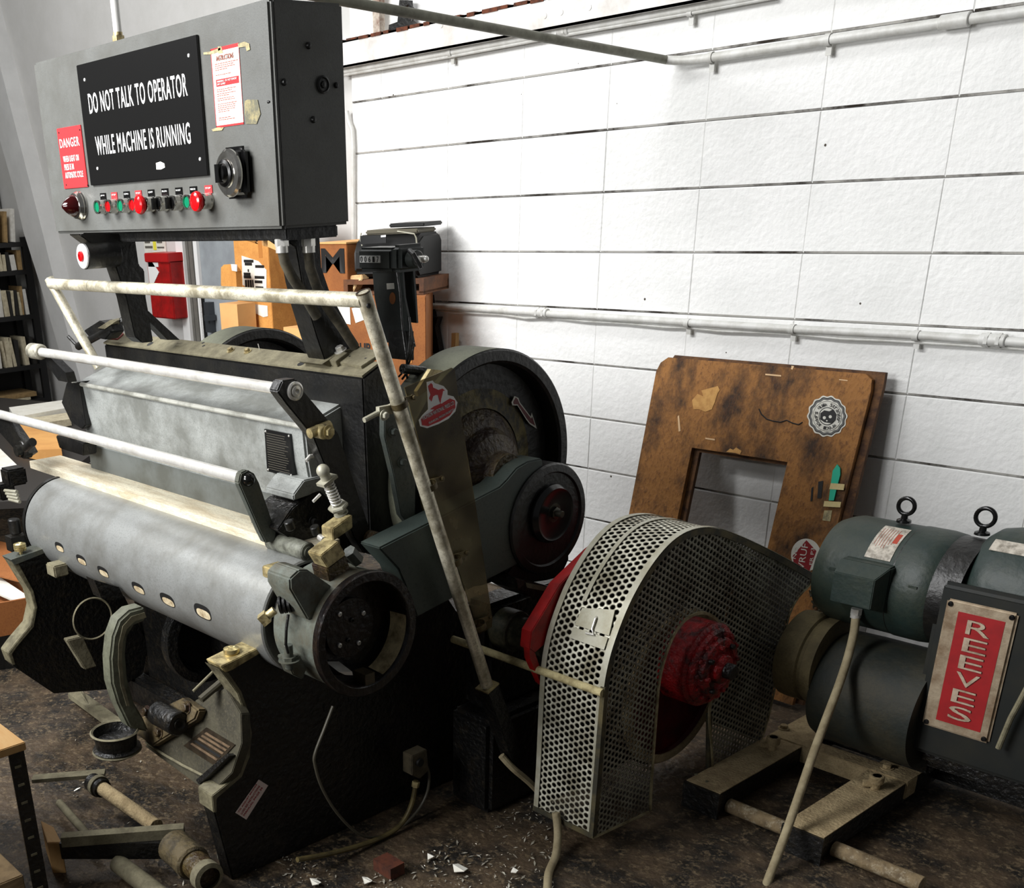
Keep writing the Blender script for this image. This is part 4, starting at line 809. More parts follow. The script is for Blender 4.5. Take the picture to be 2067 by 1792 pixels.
def smooth(pts, n=6):
    out = []; m = len(pts)
    for i in range(m - 1):
        p0, p1, p2, p3 = pts[max(i - 1, 0)], pts[i], pts[i + 1], pts[min(i + 2, m - 1)]
        for k in range(n):
            t = k / n; out.append(0.5 * ((2 * p1) + (p2 - p0) * t + (2 * p0 - 5 * p1 + 4 * p2 - p3) * t * t + (3 * p1 - p0 - 3 * p2 + p3) * t ** 3))
    out.append(pts[-1]); return out
outer_px = [(1195, 1689), (1203, 1600), (1210, 1500), (1218, 1400), (1228, 1340), (1246, 1280), (1276, 1208), (1315, 1142), (1355, 1095), (1395, 1071), (1440, 1066), (1480, 1078), (1530, 1100), (1585, 1128), (1642, 1160)]
OUT = smooth(PL(outer_px, X=XGD), 5)
right_px = [(1642, 1160), (1634, 1182), (1612, 1205), (1594, 1240), (1583, 1290), (1572, 1350), (1560, 1410), (1548, 1460), (1536, 1496)]
RGT = smooth(PL(right_px, X=XGD), 3)
inner_px = [(1440, 1571), (1436, 1500), (1432, 1440), (1440, 1380), (1458, 1310), (1459, 1278), (1450, 1252), (1432, 1237), (1410, 1234), (1382, 1248), (1358, 1280), (1340, 1325), (1328, 1375), (1322, 1440), (1316, 1520), (1311, 1600), (1310, 1635)]
INN = smooth(PL(inner_px, X=XGD), 4)
def inset_ring(poly, d):
    """offset a closed polygon lying in an X plane inwards"""
    n = len(poly); area2 = sum(poly[i].y * poly[(i + 1) % n].z - poly[(i + 1) % n].y * poly[i].z for i in range(n)); sgn = 1 if area2 > 0 else -1
    out = []
    for i in range(n):
        a = (poly[i] - poly[i - 1]); b = (poly[(i + 1) % n] - poly[i]); t = (a.normalized() + b.normalized()); t = t.normalized() if t.length > 1e-6 else a.normalized()
        nn = V((0, -t.z, t.y)) * sgn; c = max(.5, nn.dot(V((0, -a.normalized().z, a.normalized().y)) * sgn)); out.append(poly[i] + nn * d / c)
    return out
poly = OUT[:-1] + RGT[:-1] + INN
mb = MB().prism(poly, (-.0016, 0, 0))
uvs = [(p.y, p.z) for p in mb.v]
def uvmap_obj(name, mb, m, par, uvs, **k): return obj(name, mb, m, par, uv=uvs, flat=True, **k)
side = uvmap_obj('side_panel', mb, PERF2, guard, uvs)
# edge angle strips of the side panel
def ribbon(path, w, th, xoff=0.0):
    """flat strip of width w following a path in the X plane"""
    mb = MB(); n = len(path); A = []; 
    for i in range(n):
        t = (path[min(i + 1, n - 1)] - path[max(i - 1, 0)]).normalized(); nn = V((0, -t.z, t.y)); A.append((path[i], path[i] + nn * w))
    vs = []; fs = []
    for a, b in A: vs += [a + XP * xoff, b + XP * xoff, b + XP * (xoff + th), a + XP * (xoff + th)]
    for i in range(n - 1):
        for k in range(4): fs.append((i * 4 + k, i * 4 + (k + 1) % 4, i * 4 + 4 + (k + 1) % 4, i * 4 + 4 + k))
    fs += [(3, 2, 1, 0), (n * 4 - 4, n * 4 - 3, n * 4 - 2, n * 4 - 1)]
    return mb.add(vs, fs)
DKS = mat('dark_edge_steel', (60, 58, 48), .55, metal=.3, dirt=(120, 108, 72), amt=.6, scale=18)
obj('edge_strip', ribbon(OUT, -.016, .003, 0), DKS, guard)
obj('edge_strip', ribbon(INN, .008, .004, 0), mat('bright_edge_steel', (176, 166, 132), .5, metal=.3, dirt=(86, 76, 48), amt=.7, scale=24), guard)
obj('edge_strip', ribbon(RGT, -.005, .003, 0), MATS['bright_edge_steel'], guard)
mb = MB().bar(P(1197, 1691, X=XGD + .002), P(1310, 1638, X=XGD + .002), .004, .006); obj('bottom_edge', mb, MATS['bright_edge_steel'], guard)
mb = MB().bar(P(1440, 1573, X=XGD + .002), P(1536, 1498, X=XGD + .002), .004, .006); obj('bottom_edge', mb, MATS['bright_edge_steel'], guard)
# outer band
def band(path, x0, x1, rad, m, name, par, plain=False):
    mb = MB(); L = [0]; vs = []; uv = []
    for i in range(1, len(path)): L.append(L[-1] + (path[i] - path[i - 1]).length)
    for i, p in enumerate(path):
        t = (path[min(i + 1, len(path) - 1)] - path[max(i - 1, 0)]).normalized(); nn = V((0, t.z, -t.y)); nn = nn if nn.dot(V((0, p.y + 1.05, p.z - .35))) > 0 else -nn
        for x in (x0, x1): q = p + nn * rad; vs.append(V((x, q.y, q.z))); uv.append((x, L[i]))
    fs = [(2 * i, 2 * i + 1, 2 * i + 3, 2 * i + 2) for i in range(len(path) - 1)]
    # a second skin gives the sheet its thickness
    n = len(vs)
    for i, p in enumerate(path):
        t = (path[min(i + 1, len(path) - 1)] - path[max(i - 1, 0)]).normalized(); nn = V((0, t.z, -t.y)); nn = nn if nn.dot(V((0, p.y + 1.05, p.z - .35))) > 0 else -nn
        for x in (x0, x1): q = p + nn * (rad - .0015); vs.append(V((x, q.y, q.z))); uv.append((x, L[i]))
    fs += [(n + 2 * i + 2, n + 2 * i + 3, n + 2 * i + 1, n + 2 * i) for i in range(len(path) - 1)]
    m2 = len(path)
    for i in range(m2 - 1): fs += [(2 * i, 2 * i + 2, n + 2 * i + 2, n + 2 * i), (2 * i + 1, n + 2 * i + 1, n + 2 * i + 3, 2 * i + 3)]
    mb.add(vs, fs); return obj(name, mb, m, par, uv=uv)
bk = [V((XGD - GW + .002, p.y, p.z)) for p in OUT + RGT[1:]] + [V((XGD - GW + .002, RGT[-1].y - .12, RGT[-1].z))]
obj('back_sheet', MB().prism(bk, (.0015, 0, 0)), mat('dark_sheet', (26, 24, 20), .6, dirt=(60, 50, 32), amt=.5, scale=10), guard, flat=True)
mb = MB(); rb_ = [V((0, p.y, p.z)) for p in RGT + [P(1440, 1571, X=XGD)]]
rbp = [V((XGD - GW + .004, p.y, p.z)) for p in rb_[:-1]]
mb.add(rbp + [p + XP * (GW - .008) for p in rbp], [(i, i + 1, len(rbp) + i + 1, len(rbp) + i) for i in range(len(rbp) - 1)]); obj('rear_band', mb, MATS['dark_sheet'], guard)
bnd = band(OUT, XGD - GW, XGD, 0, PERF1, 'outer_band', guard)
for a, b in ((XGD - GW, XGD - GW + .016), (XGD - .016, XGD + .002)): band(OUT, a, b, .0035, GALV, 'border_strip', guard)
iC = min(range(len(OUT)), key=lambda i: (OUT[i] - P(1262, 1240, X=XGD)).length)
band(OUT[iC:], XGD - GW * .66, XGD - GW * .60, .0035, GALV, 'seam_strip', guard)
mb = MB().bar(V((XGD - GW, OUT[0].y - .004, OUT[0].z + .006)), V((XGD, OUT[0].y - .004, OUT[0].z + .006)), .004, .014); obj('bottom_rim', mb, DKS, guard)
mb = MB().bar(OUT[0] + V((0, -.004, 0)), OUT[16] + V((0, -.004, 0)), .004, .014, up=XP); obj('corner_angle', mb, DKS, guard)
# latch plates
def on_band(px, py):
    """point on the curved band seen at a pixel"""
    d = ray(px, py); best = None
    for i in range(len(OUT) - 1):
        a, b = OUT[i], OUT[i + 1]; e = b - a; nn = V((0, e.z, -e.y)); den = d.dot(nn)
        if abs(den) < 1e-9: continue
        t = (a - CAM).dot(nn) / den; q = CAM + d * t; s = (V((0, q.y - a.y, q.z - a.z))).dot(e) / e.dot(e)
        if -.05 <= s <= 1.05 and (best is None or t < best[0]): best = (t, q, (nn.normalized() if nn.dot(d) < 0 else -nn.normalized()))
    return best
def patch(pix, th, lift):
    q = [on_band(*p) for p in pix]; nn = sum((k[2] for k in q), V()).normalized(); mb = MB().prism([k[1] + nn * lift for k in q], nn * th); return mb, nn
mb, nn = patch([(1178, 1228), (1244, 1232), (1232, 1284), (1163, 1262)], .003, .004); obj('latch_plate', mb, GALV, guard)
mb, nn2 = patch([(1160, 1266), (1230, 1288), (1222, 1312), (1154, 1288)], .003, .004); obj('latch_plate', mb, GALV, guard)
a = on_band(1207, 1250)[1] + nn * .012; b = on_band(1200, 1272)[1] + nn * .012; c = on_band(1188, 1280)[1] + nn * .012; e = on_band(1204, 1283)[1] + nn * .012
obj('latch_hook', MB().tube([on_band(1207, 1245)[1] + nn * .004, a, b, e, c], .003, 10), CHR, guard)
# dusty rod brace
q1 = OUT[16]; yr = P(1220, 1398, X=XGD); 
obj('rod_brace', MB().tube([V((1.97, yr.y - .012, yr.z + .004)), V((XGD + .004, yr.y - .012, yr.z + .004))], .011, 12), mat('dust_caked_rod', (186, 174, 130), .8, dirt=(120, 106, 70), amt=.7, scale=30, bump=.5), guard)
# foot tab and clip
mb = MB().box(P(1447, 1575, X=XGD + .02), (.05, .022, .006)); obj('foot_clip', mb, GALV, guard)
obj('leg_post', MB().bar(P(1430, 1575, X=XGD - .005), P(1431, 1440, X=XGD - .005), .012, .012, up=YP), DKS, guard)
# red back plate behind the guard
XR0 = XGD - GW - .005
mb = MB().prism(PL([(1080, 1318), (1069, 1310), (1073, 1275), (1130, 1180), (1200, 1112), (1265, 1062), (1300, 1045), (1300, 1100), (1180, 1200), (1100, 1300)], X=XR0), (-.035, 0, 0)); obj('red_back_plate', mb, RED, guard, bev=.002)
mb = MB().prism(PL([(1069, 1310), (1080, 1318), (1105, 1390), (1092, 1380), (1070, 1330)], X=XR0), (-.02, 0, 0)); obj('red_lower_plate', mb, RED, guard)
# far end sheet of the guard beside the motor
a, b = P(1640, 1195, X=2.495), P(1700, 1290, X=2.495)
mb = MB(); x = XGD - .02; 
q = [P(1632, 1190, Y=-.535), P(1706, 1215, Y=-.535), P(1706, 1275, Y=-.535), P(1660, 1262, Y=-.535), P(1640, 1225, Y=-.535)]
mb.prism(q, (0, .0016, 0)); uvmap_obj('rear_panel', mb, PERF1, guard, [(p.x, p.z) for p in mb.v])
# ============================================================ CLUTCH AND PULLEY
cc = V((2.53, -1.085, .452))
cl = thing('red_clutch', (cc.x, cc.y, cc.z - .3), 'red greasy clutch hub with a large red pulley inside the perforated guard', 'clutch')
obj('clutch_drum', MB().lathe(V((2.44, cc.y, cc.z)), XP, [(0, 0), (.112, 0), (.118, .006), (.118, .088), (.112, .094), (.104, .096)], 72), REDG, cl)
obj('clutch_plate', MB().lathe(V((2.535, cc.y, cc.z)), XP, [(.106, -.004), (.108, .008), (.100, .016), (.085, .018), (.080, .030), (.06, .034), (.055, .026), (.042, .026), (.040, .044), (.030, .050), (0, .050)], 72), REDG, cl)
obj('shaft_end', MB().lathe(V((2.583, cc.y, cc.z)), XP, [(.022, 0), (.022, .022), (.018, .026), (0, .026)], 28), BLK2, cl)
random.seed(3)
for i in range(14):
    a = 2 * math.pi * i / 14; mb = MB(); mb.hexbolt(V((2.552, cc.y + math.cos(a) * .092, cc.z + math.sin(a) * .092)), XP, .0065, .007); obj('clutch_bolt', mb, REDG, cl)
for i in range(8):
    a = 2 * math.pi * i / 8 + .2; obj('clutch_pin', MB().cyl(V((2.563, cc.y + math.cos(a) * .066, cc.z + math.sin(a) * .066)), V((2.578, cc.y + math.cos(a) * .066, cc.z + math.sin(a) * .066)), .007, 12, .001), BLK2 if i % 2 else REDG, cl)
pc = V((2.40, -1.03, .325))
obj('pulley', MB().lathe(pc, XP, [(.232, -.06), (.232, 0), (.216, .002), (.21, -.02), (.05, -.03), (0, -.03)], 96), mat('deep_red_pulley', (92, 10, 14), .4, dirt=(30, 8, 8), amt=.6, scale=14), cl)
obj('pulley_rim', MB().lathe(pc, XP, [(.2335, -.058), (.2335, -.002), (.228, .004), (.203, .005), (.203, .0)], 96), TAN, cl)
for k in range(3): obj('drive_belt', MB().lathe(pc + V((-.015 - .016 * k, 0, 0)), XP, [(.236, -.005), (.240, 0), (.236, .005), (.234, .005), (.234, -.005), (.236, -.005)], 72), BLK2, cl)
# ============================================================ VARIABLE SPEED DRIVE
drv = thing('drive_unit', (2.85, -.6, .08), 'dark green electric motor drive unit with a red and silver name plate', 'motor')
mc = V((0, -.585, .634)); MR = .150
def Mo(x): return V((x, mc.y, mc.z))
obj('motor_shell', MB().lathe(Mo(2.575), XP, [(0, 0), (.09, 0), (.105, .004), (.132, .016), (.144, .04), (MR, .06), (MR, .232), (MR + .002, .236), (MR + .002, .30), (MR - .002, .332), (MR - .012, .345), (.10, .352), (0, .352)], 96), MOTG, drv)
obj('end_seam', MB().lathe(Mo(2.575 + .232), XP, [(MR + .0012, 0), (MR + .0012, .003)], 96), BLK, drv)
obj('motor_neck', MB().lathe(Mo(2.92), XP, [(.146, -.01), (.144, .06)], 64), BLK, drv)
m2 = V((2.965, -.55, .655)); 
sec = obj('second_shell', MB().lathe(m2, XP, [(0, 0), (.10, .0), (.135, .006), (.152, .025), (.160, .06), (.160, .36), (.15, .38), (0, .38)], 96), MOTG, drv)
def eye(c, r=.0215):
    mb = MB(); pts = [c + V((math.cos(a) * r, 0, math.sin(a) * r + r + .016)) for a in [2 * math.pi * k / 28 for k in range(29)]]; mb.tube(pts, .0056, 12, cap=False)
    mb.lathe(c, ZP, [(.019, -.006), (.018, 0), (.009, .004), (.008, .018), (0, .018)], 20); return mb
obj('lifting_eye', eye(P(1825, 1049, Y=mc.y)), KNOB, drv)
obj('lifting_eye', eye(P(1983, 1074, Y=m2.y), .0235), KNOB, drv)
def on_cyl(px, py, c, r):
    dd = ray(px, py); oy, oz = CAM.y - c.y, CAM.z - c.z; A_ = dd.y ** 2 + dd.z ** 2; B_ = 2 * (oy * dd.y + oz * dd.z); C_ = oy * oy + oz * oz - r * r
    disc = max(B_ * B_ - 4 * A_ * C_, 0); t_ = (-B_ - math.sqrt(disc)) / (2 * A_); p = CAM + dd * t_; return p, math.atan2(p.z - c.z, p.y - c.y)
def cyl_patch(c, r, x0, x1, a0, a1, th, n=10):
    mb = MB(); vs = []
    for k in range(n + 1):
        a = a0 + (a1 - a0) * k / n
        for rr in (r, r + th):
            for x in (x0, x1): vs.append(V((x, c.y + math.cos(a) * rr, c.z + math.sin(a) * rr)))
    fs = []
    for k in range(n):
        i = k * 4; fs += [(i + 2, i + 3, i + 7, i + 6), (i, i + 4, i + 5, i + 1), (i, i + 2, i + 6, i + 4), (i + 1, i + 5, i + 7, i + 3)]
    fs += [(0, 1, 3, 2), (n * 4, n * 4 + 2, n * 4 + 3, n * 4 + 1)]
    return mb.add(vs, fs)
pA, aA = on_cyl(1797, 1063, mc, MR); pB, aB = on_cyl(1768, 1128, mc, MR); pC, _ = on_cyl(1746, 1120, mc, MR); pD, _ = on_cyl(1789, 1128, mc, MR)
rp_ = obj('rating_plate', cyl_patch(mc, MR, pC.x, pD.x + .012, aA, aB, .0015), mat('etched_plate', (206, 198, 184), .5, dirt=(120, 112, 98), amt=.8, scale=50), drv)
for k in range(7):
    xx = pC.x + .007 + k * (pD.x - pC.x) / 8; obj('etched_line', cyl_patch(mc, MR + .0015, xx, xx + .0012, aA + (aB - aA) * .12, aA + (aB - aA) * random.uniform(.6, .8), .0003), RI, rp_)
obj('red_emblem', cyl_patch(mc, MR + .0015, pD.x - .006, pD.x + .006, aA + (aB - aA) * .25, aA + (aB - aA) * .55, .0004), mat('orange_red_print', (176, 66, 44), .6), rp_)
pA, aA = on_cyl(2030, 1092, m2, .16); pB, aB = on_cyl(2030, 1116, m2, .16)
obj('rating_plate', cyl_patch(m2, .16, P(2008, 1100, Y=pA.y).x, 3.19, aA, aB - .0, .0015), MATS['etched_plate'], drv)
# terminal box on the motor
yb0 = mc.y - MR - .005
def rectY(x, y, Y): return P(x, y, Y=Y)
k = [P(1702, 1133, Y=yb0), P(1801, 1139, Y=yb0), P(1786, 1234, Y=yb0), P(1682, 1213, Y=yb0)]
X0, X1, Z0, Z1 = (k[0].x + k[3].x) / 2, (k[1].x + k[2].x) / 2, (k[2].z + k[3].z) / 2, (k[0].z + k[1].z) / 2
mb = MB().bb((X0, yb0 - .006, Z0), (X1, yb0 + .05, Z1)); tb1 = obj('terminal_box', mb, MOTG, drv, bev=.004)
mb = MB(); e = .016; h = .05
A0 = [V((X0, yb0 - .006, Z0)), V((X1, yb0 - .006, Z0)), V((X1, yb0 - .006, Z1)), V((X0, yb0 - .006, Z1))]; B0 = [V((X0 + e * .6, yb0 - h, Z0 + e)), V((X1 - e, yb0 - h, Z0 + e)), V((X1 - e, yb0 - h, Z1 - e * 1.6)), V((X0 + e * .6, yb0 - h, Z1 - e * 1.6))]
mb.add(A0 + B0, [(4, 5, 6, 7), (0, 1, 5, 4), (1, 2, 6, 5), (2, 3, 7, 6), (3, 0, 4, 7)]); obj('box_cover', mb, MOTG, tb1, bev=.002)
for x, z in ((X0 + .004, (Z0 + Z1) / 2 + .01), (X1 - .004, (Z0 + Z1) / 2)): obj('cover_screw', MB().lathe((x, yb0 - .006, z), (0, -1, 0), [(.004, 0), (.003, .002), (0, .0025)], 12), KNOB, tb1)
g0 = P(1729, 1232, Y=yb0 + .012)
mb = MB().cyl(g0 + V((0, 0, .006)), g0 + V((0, 0, -.010)), .015, 8); mb.cyl(g0 + V((0, 0, -.010)), g0 + V((0, 0, -.02)), .0135, 20); obj('conduit_fitting', mb, CHR, tb1)
cpx = [(1728, 1240, g0.y), (1724, 1275, g0.y - .01), (1716, 1310, g0.y - .03), (1706, 1345, g0.y - .06), (1690, 1392, -.85), (1668, 1450, -.91), (1642, 1520, -.99), (1618, 1590, -1.065), (1592, 1665, -1.145), (1570, 1725, -1.21), (1548, 1782, -1.268), (1536, 1815, -1.32)]
cpts = smooth([P(x, y, Y=yy) for x, y, yy in cpx], 5)
tag(obj('power_conduit', MB().tube(cpts, .0112, 18), CONDT), 'tan dusty flexible conduit hanging from the motor terminal box down to the floor', 'conduit')
for x, y in [(1843, 1185), (1683, 1148)]:
    mb = MB().box(on_cyl(x, y, mc, MR)[0], (.022, .008, .006)); obj('vent_lug', mb, MOTG, drv)
# lower case
lc = V((0, -.66, .375))
def Lo(x): return V((x, lc.y, lc.z))
obj('gear_neck', MB().lathe(Lo(2.545), XP, [(0, 0), (.118, 0), (.128, .006), (.130, .02), (.130, .072), (.122, .076), (.122, .085), (.13, .09), (.13, .12), (0, .12)], 80), mat('dusty_tan_casting', (118, 106, 74), .85, dirt=(52, 46, 32), amt=.7, scale=5, fine=(84, 76, 52), bump=.25), drv)
obj('speed_case', MB().lathe(V((2.655, -.63, .302)), XP, [(0, 0), (.13, 0), (.152, .008), (.162, .03), (.164, .10), (.164, .30), (0, .30)], 96), MOTD, drv)
obj('output_shaft', MB().cyl(Lo(2.38), Lo(2.56), .022, 24), BLK2, drv)
obj('case_foot', MB().bb((2.62, -.585, .087), (2.95, -.44, .16)), BLK2, drv, bev=.008)
mb = MB().bb((2.94, -.70, .16), (3.34, -.42, .70)); obj('belt_case', mb, BLK2, drv, bev=.03, seg=4)
obj('case_door', MB().bb((2.935, -.735, .22), (3.30, -.70, .70)), mat('dark_case_door', (20, 24, 22), .5, dirt=(40, 38, 28), amt=.5, scale=8), drv, bev=.015, seg=3)
# name plate
YR = -.745
k = [P(1908, 1207, Y=YR), P(2060, 1240, Y=YR), P(1990, 1501, Y=YR), P(1862, 1463, Y=YR)]
X0, X1, Z0, Z1 = (k[0].x + k[3].x) / 2, (k[1].x + k[2].x) / 2, (k[2].z + k[3].z) / 2, (k[0].z + k[1].z) / 2
nm = obj('brand_plate', MB().bb((X0, YR, Z0), (X1, YR + .012, Z1)), ALU, drv, bev=.006, seg=3)
w, h = X1 - X0, Z1 - Z0
obj('red_field', MB().bb((X0 + w * .20, YR - .0008, Z0 + h * .075), (X1 - w * .14, YR, Z1 - h * .075)), mat('red_plate_field', (158, 22, 26), .5, dirt=(120, 16, 20), amt=.4, scale=20), nm)
lh = h * .85 / 6
LET = mat('cast_lettering', (196, 178, 156), .5, metal=.2, dirt=(132, 106, 84), amt=.6, scale=30)
for i, ch in enumerate('REEVES'):
    z = Z1 - h * .105 - (i + 1) * h * .79 / 6 + h * .016
    tm = MB().text(ch, (X0 + w * .36, YR - .0008, z), XP, ZP, w * .34, h * .79 / 6 - h * .028, th=.003)
    obj('lettering', tm, LET, nm)
for x in (X0 + .012, X1 - .012):
    for z in (Z0 + .012, Z1 - .012): obj('plate_screw', MB().lathe((x, YR, z), (0, -1, 0), [(.007, 0), (.006, .003), (.003, .0035), (.002, .002), (0, .002)], 18), KNOB, nm)
mb = MB().tube(PL([(2075, 1385), (2040, 1450), (2015, 1510)], Y=-.76), .007, 10); obj('edge_conduit', mb, DUST, drv)
# ------------------------------------------------------------ slide base
base = thing('slide_base', (2.8, -.8, 0), 'dust covered steel slide rails on the floor under the drive unit', 'motor base')
ZR = .08
def rail(x0, x1, y0, y1, nm_):
    r_ = obj('rail', MB().bb((x0, y0, .018), (x1, y1, ZR)), BLK2, base, bev=.002)
    obj('rail_top', MB().bb((x0, y0 + .001, ZR), (x1, y1, ZR + .003)), TAN, r_)
    obj('end_plate', MB().bb((x0 - .004, y0 - .008, 0.0), (x1 + .004, y0, ZR)), BLK2, r_)
    return r_
rail_a = rail(2.50, 2.61, -1.085, -.42, 'a'); rail_b = rail(2.815, 2.925, -1.096, -.42, 'b')
obj('cross_channel', MB().bb((2.50, -.66, .03), (2.93, -.60, ZR + .006)), TAN, base, bev=.002)
obj('rear_channel', MB().bb((2.50, -.48, .03), (3.3, -.42, ZR)), BLK2, base, bev=.002)
ty = -1.035
for a, b in ((2.612, 2.815), (2.927, 3.16)): obj('floor_tube', MB().cyl(V((a, ty, .026)), V((b, ty, .026)), .021, 24, .001), mat('chipped_floor_tube', (132, 114, 84), .8, dirt=(70, 56, 38), amt=.7, scale=20, fine=(180, 170, 146), finescale=30, bump=.4), base)
def bigbolt(px, py):
    c = P(px, py, Z=ZR + .045); mb = MB(); mb.cyl(V((c.x, c.y, ZR)), c, .012, 16); mb.lathe(c, ZP, [(0, -.022), (.019, -.022), (.020, -.018), (.020, -.002), (.018, 0), (0, 0)], 28); mb.bar(V((c.x - .03, c.y - .015, ZR + .016)), V((c.x + .0, c.y, ZR + .018)), .016, .014); return mb
obj('clamp_bolt', bigbolt(1562, 1487), TAN, base); obj('clamp_bolt', bigbolt(1771, 1565), TAN, base)
for x, y in [(1582, 1470), (1790, 1550)]:
    mb = MB(); mb.hexbolt(P(x, y, Z=ZR + .006), ZP, .012, .012); obj('base_nut', mb, TAN, base)
for x, y in [(1427, 1577), (1405, 1563)]:
    obj('rail_rivet', MB().lathe(P(x, y, Z=ZR + .003), ZP, [(.005, 0), (.004, .002), (0, .002)], 12), DUST, base)
# ============================================================ PLYWOOD FRAME LEANING ON THE WALL
lean = math.tan(math.radians(11))
def bp(px, py, o=0.0):
    """pixel -> point on the leaning board face (passes y=-.05 at z=1.09)"""
    d = ray(px, py); n_ = V((0, 1, -lean)); p0 = V((0, -.075 - o, 1.09)); return CAM + d * ((p0 - CAM).dot(n_) / d.dot(n_))
nb = V((0, 1, -lean)).normalized(); ub = V((0, lean, 1)).normalized()
TLp, TRp = bp(1345, 722), bp(1748, 753); BLp = bp(1265, 1042)
fx0, fx1 = bp(1290, 930).x, bp(1715, 960).x
brd = thing('plywood_frame', ((fx0 + fx1) / 2, -.28, 0), 'worn brown plywood frame with a square opening leaning against the block wall', 'plywood board')
def fp(x, s): return V((x, -.075 - (1.09 - s) * lean, s))
xo0, xo1 = (bp(1395, 905).x + bp(1372, 1030).x) / 2, (bp(1587, 930).x + bp(1556, 1090).x) / 2
zo1 = (bp(1395, 905).z + bp(1587, 930).z) / 2; zo0 = zo1 - (xo1 - xo0) * 1.05
zt = (TLp.z + TRp.z) / 2
WOOD = mat('weathered_plywood', (156, 106, 52), .75, dirt=(40, 25, 14), amt=.95, scale=5.5, lo=.44, hi=.62, fine=(92, 56, 26), finescale=60, bump=.4, stretch=(1.4, 1, .8))
L_ = [fp(fx0, 0.02), fp(fx0, zt - .05), fp(fx0 + .012, zt - .02), fp(fx0 + .04, zt), fp(fx1 - .03, zt), fp(fx1 - .006, zt - .015), fp(fx1, zt - .05), fp(fx1, .02)]
# ring polygon with a slit at the bottom edge of the opening
ringp = [fp(fx0, .02)] + L_[1:] + [fp(xo1, .02), fp(xo1, zo1), fp(xo0, zo1), fp(xo0, .02)]
mb = MB().prism(ringp, nb * .018); pn = obj('front_panel', mb, WOOD, brd)
mb = MB().prism([fp(xo0, .02), fp(xo1, .02), fp(xo1, zo0), fp(xo0, zo0)], nb * .018); obj('lower_panel', mb, WOOD, brd)
EDGE = mat('dark_plywood_edge', (62, 38, 22), .8, dirt=(128, 88, 48), amt=.6, scale=20, stretch=(1, 6, .6))
sft = nb * .020 + V((.022, 0, 0.006))
mb = MB().prism([p + sft for p in [fp(fx0 + .02, .02), fp(fx0 + .02, zt - .012), fp(fx0 + .03, zt + .004), fp(fx1, zt + .004), fp(fx1 + .004, zt - .04), fp(fx1 + .004, .02), fp(xo1 + .012, .02), fp(xo1 + .012, zo1 - .018), fp(xo0 + .0, zo1 - .018), fp(xo0 + .0, .02)]], nb * .016); obj('rear_panel', mb, EDGE, brd)
def decal(name, pix, m, o, par, th=.0008): return obj(name, MB().prism([bp(x, y, o) for x, y in pix], -nb * th), m, par)
decal('paper_scrap', [(1397, 808), (1408, 795), (1420, 800), (1416, 788), (1449, 779), (1453, 787), (1448, 795), (1443, 812), (1437, 826), (1424, 831), (1412, 826), (1400, 826)], mat('torn_brown_paper', (206, 158, 92), .8, dirt=(172, 120, 62), amt=.6, scale=50), .001, pn)
decal('paper_scrap', [(1466, 912), (1474, 905), (1480, 908), (1486, 903), (1497, 910), (1494, 917), (1484, 914)], MATS['torn_brown_paper'], .001, pn)
for q in [[(1545, 754), (1577, 757), (1577, 760), (1545, 757)], [(1424, 883), (1443, 886), (1443, 889), (1424, 886)], [(1694, 765), (1711, 767), (1711, 769), (1694, 767)], [(1598, 738), (1603, 739), (1600, 746), (1597, 745)], [(1368, 840), (1371, 838), (1374, 870), (1370, 871)]]: decal('split_mark', q, mat('bare_wood_split', (226, 190, 146), .8), .001, pn)
random.seed(5)
mb = MB()
pts_ = [(1532, 825), (1537, 836), (1548, 846), (1562, 850), (1576, 852), (1588, 848), (1600, 854), (1612, 857), (1620, 852)]
mb.tube([bp(x, y, .0005) for x, y in pts_], .0022, 6); obj('dark_scar', mb, INK, pn)
# round sticker
def ring_poly(cx, cy, rx, ry, n, wav=0.0, k=14): return [(cx + rx * (1 + wav * math.cos(k * 2 * math.pi * i / n)) * math.cos(2 * math.pi * i / n), cy + ry * (1 + wav * math.cos(k * 2 * math.pi * i / n)) * math.sin(2 * math.pi * i / n)) for i in range(n)]
cx0, cy0 = 1670, 840
rs = decal('round_sticker', ring_poly(cx0, cy0, 39.5, 41, 112, .035), PAPER, .001, pn)
GRYP = mat('grey_print', (104, 104, 102), .7)
for r_, m_, o in [(.93, INK, .0020), (.89, GRYP, .0028), (.80, PAPER, .0036), (.74, INK, .0044), (.72, PAPER, .0052), (.44, INK, .0060), (.40, PAPER, .0068)]:
    decal('sticker_ring', ring_poly(cx0, cy0, 39.5 * r_, 41 * r_, 112, .03 if r_ > .78 else 0), m_, o, rs, .0004)
decal('sticker_skull', [(1656, 834), (1664, 828), (1674, 830), (1682, 826), (1688, 836), (1686, 848), (1678, 854), (1664, 852), (1655, 846)], INK, .0078, rs, .0004)
for x, y, r_ in [(1664, 843, 3.2), (1676, 841, 3.2), (1669, 849, 1.6)]: decal('skull_eye', ring_poly(x, y, r_, r_, 14), PAPER, .0084, rs, .0003)
txt = 'stranger wrecl joddrs quik '
for i, ch in enumerate(txt):
    if ch == ' ': continue
    a = -1.2 + 2 * math.pi * i / len(txt); x, y = cx0 + 39.5 * .57 * math.cos(a), cy0 + 41 * .57 * math.sin(a)
    up = (bp(x + math.cos(a), y + math.sin(a), .0074) - bp(x, y, .0074)).normalized(); rt = up.cross(-nb).normalized()
    o_ = bp(x, y, .0074) - rt * .0045 - up * .004
    if i == 0: tm = MB()
    tm.text(ch, o_, rt, up, .008, .010, th=.0003)
obj('ring_lettering', tm, INK, rs)
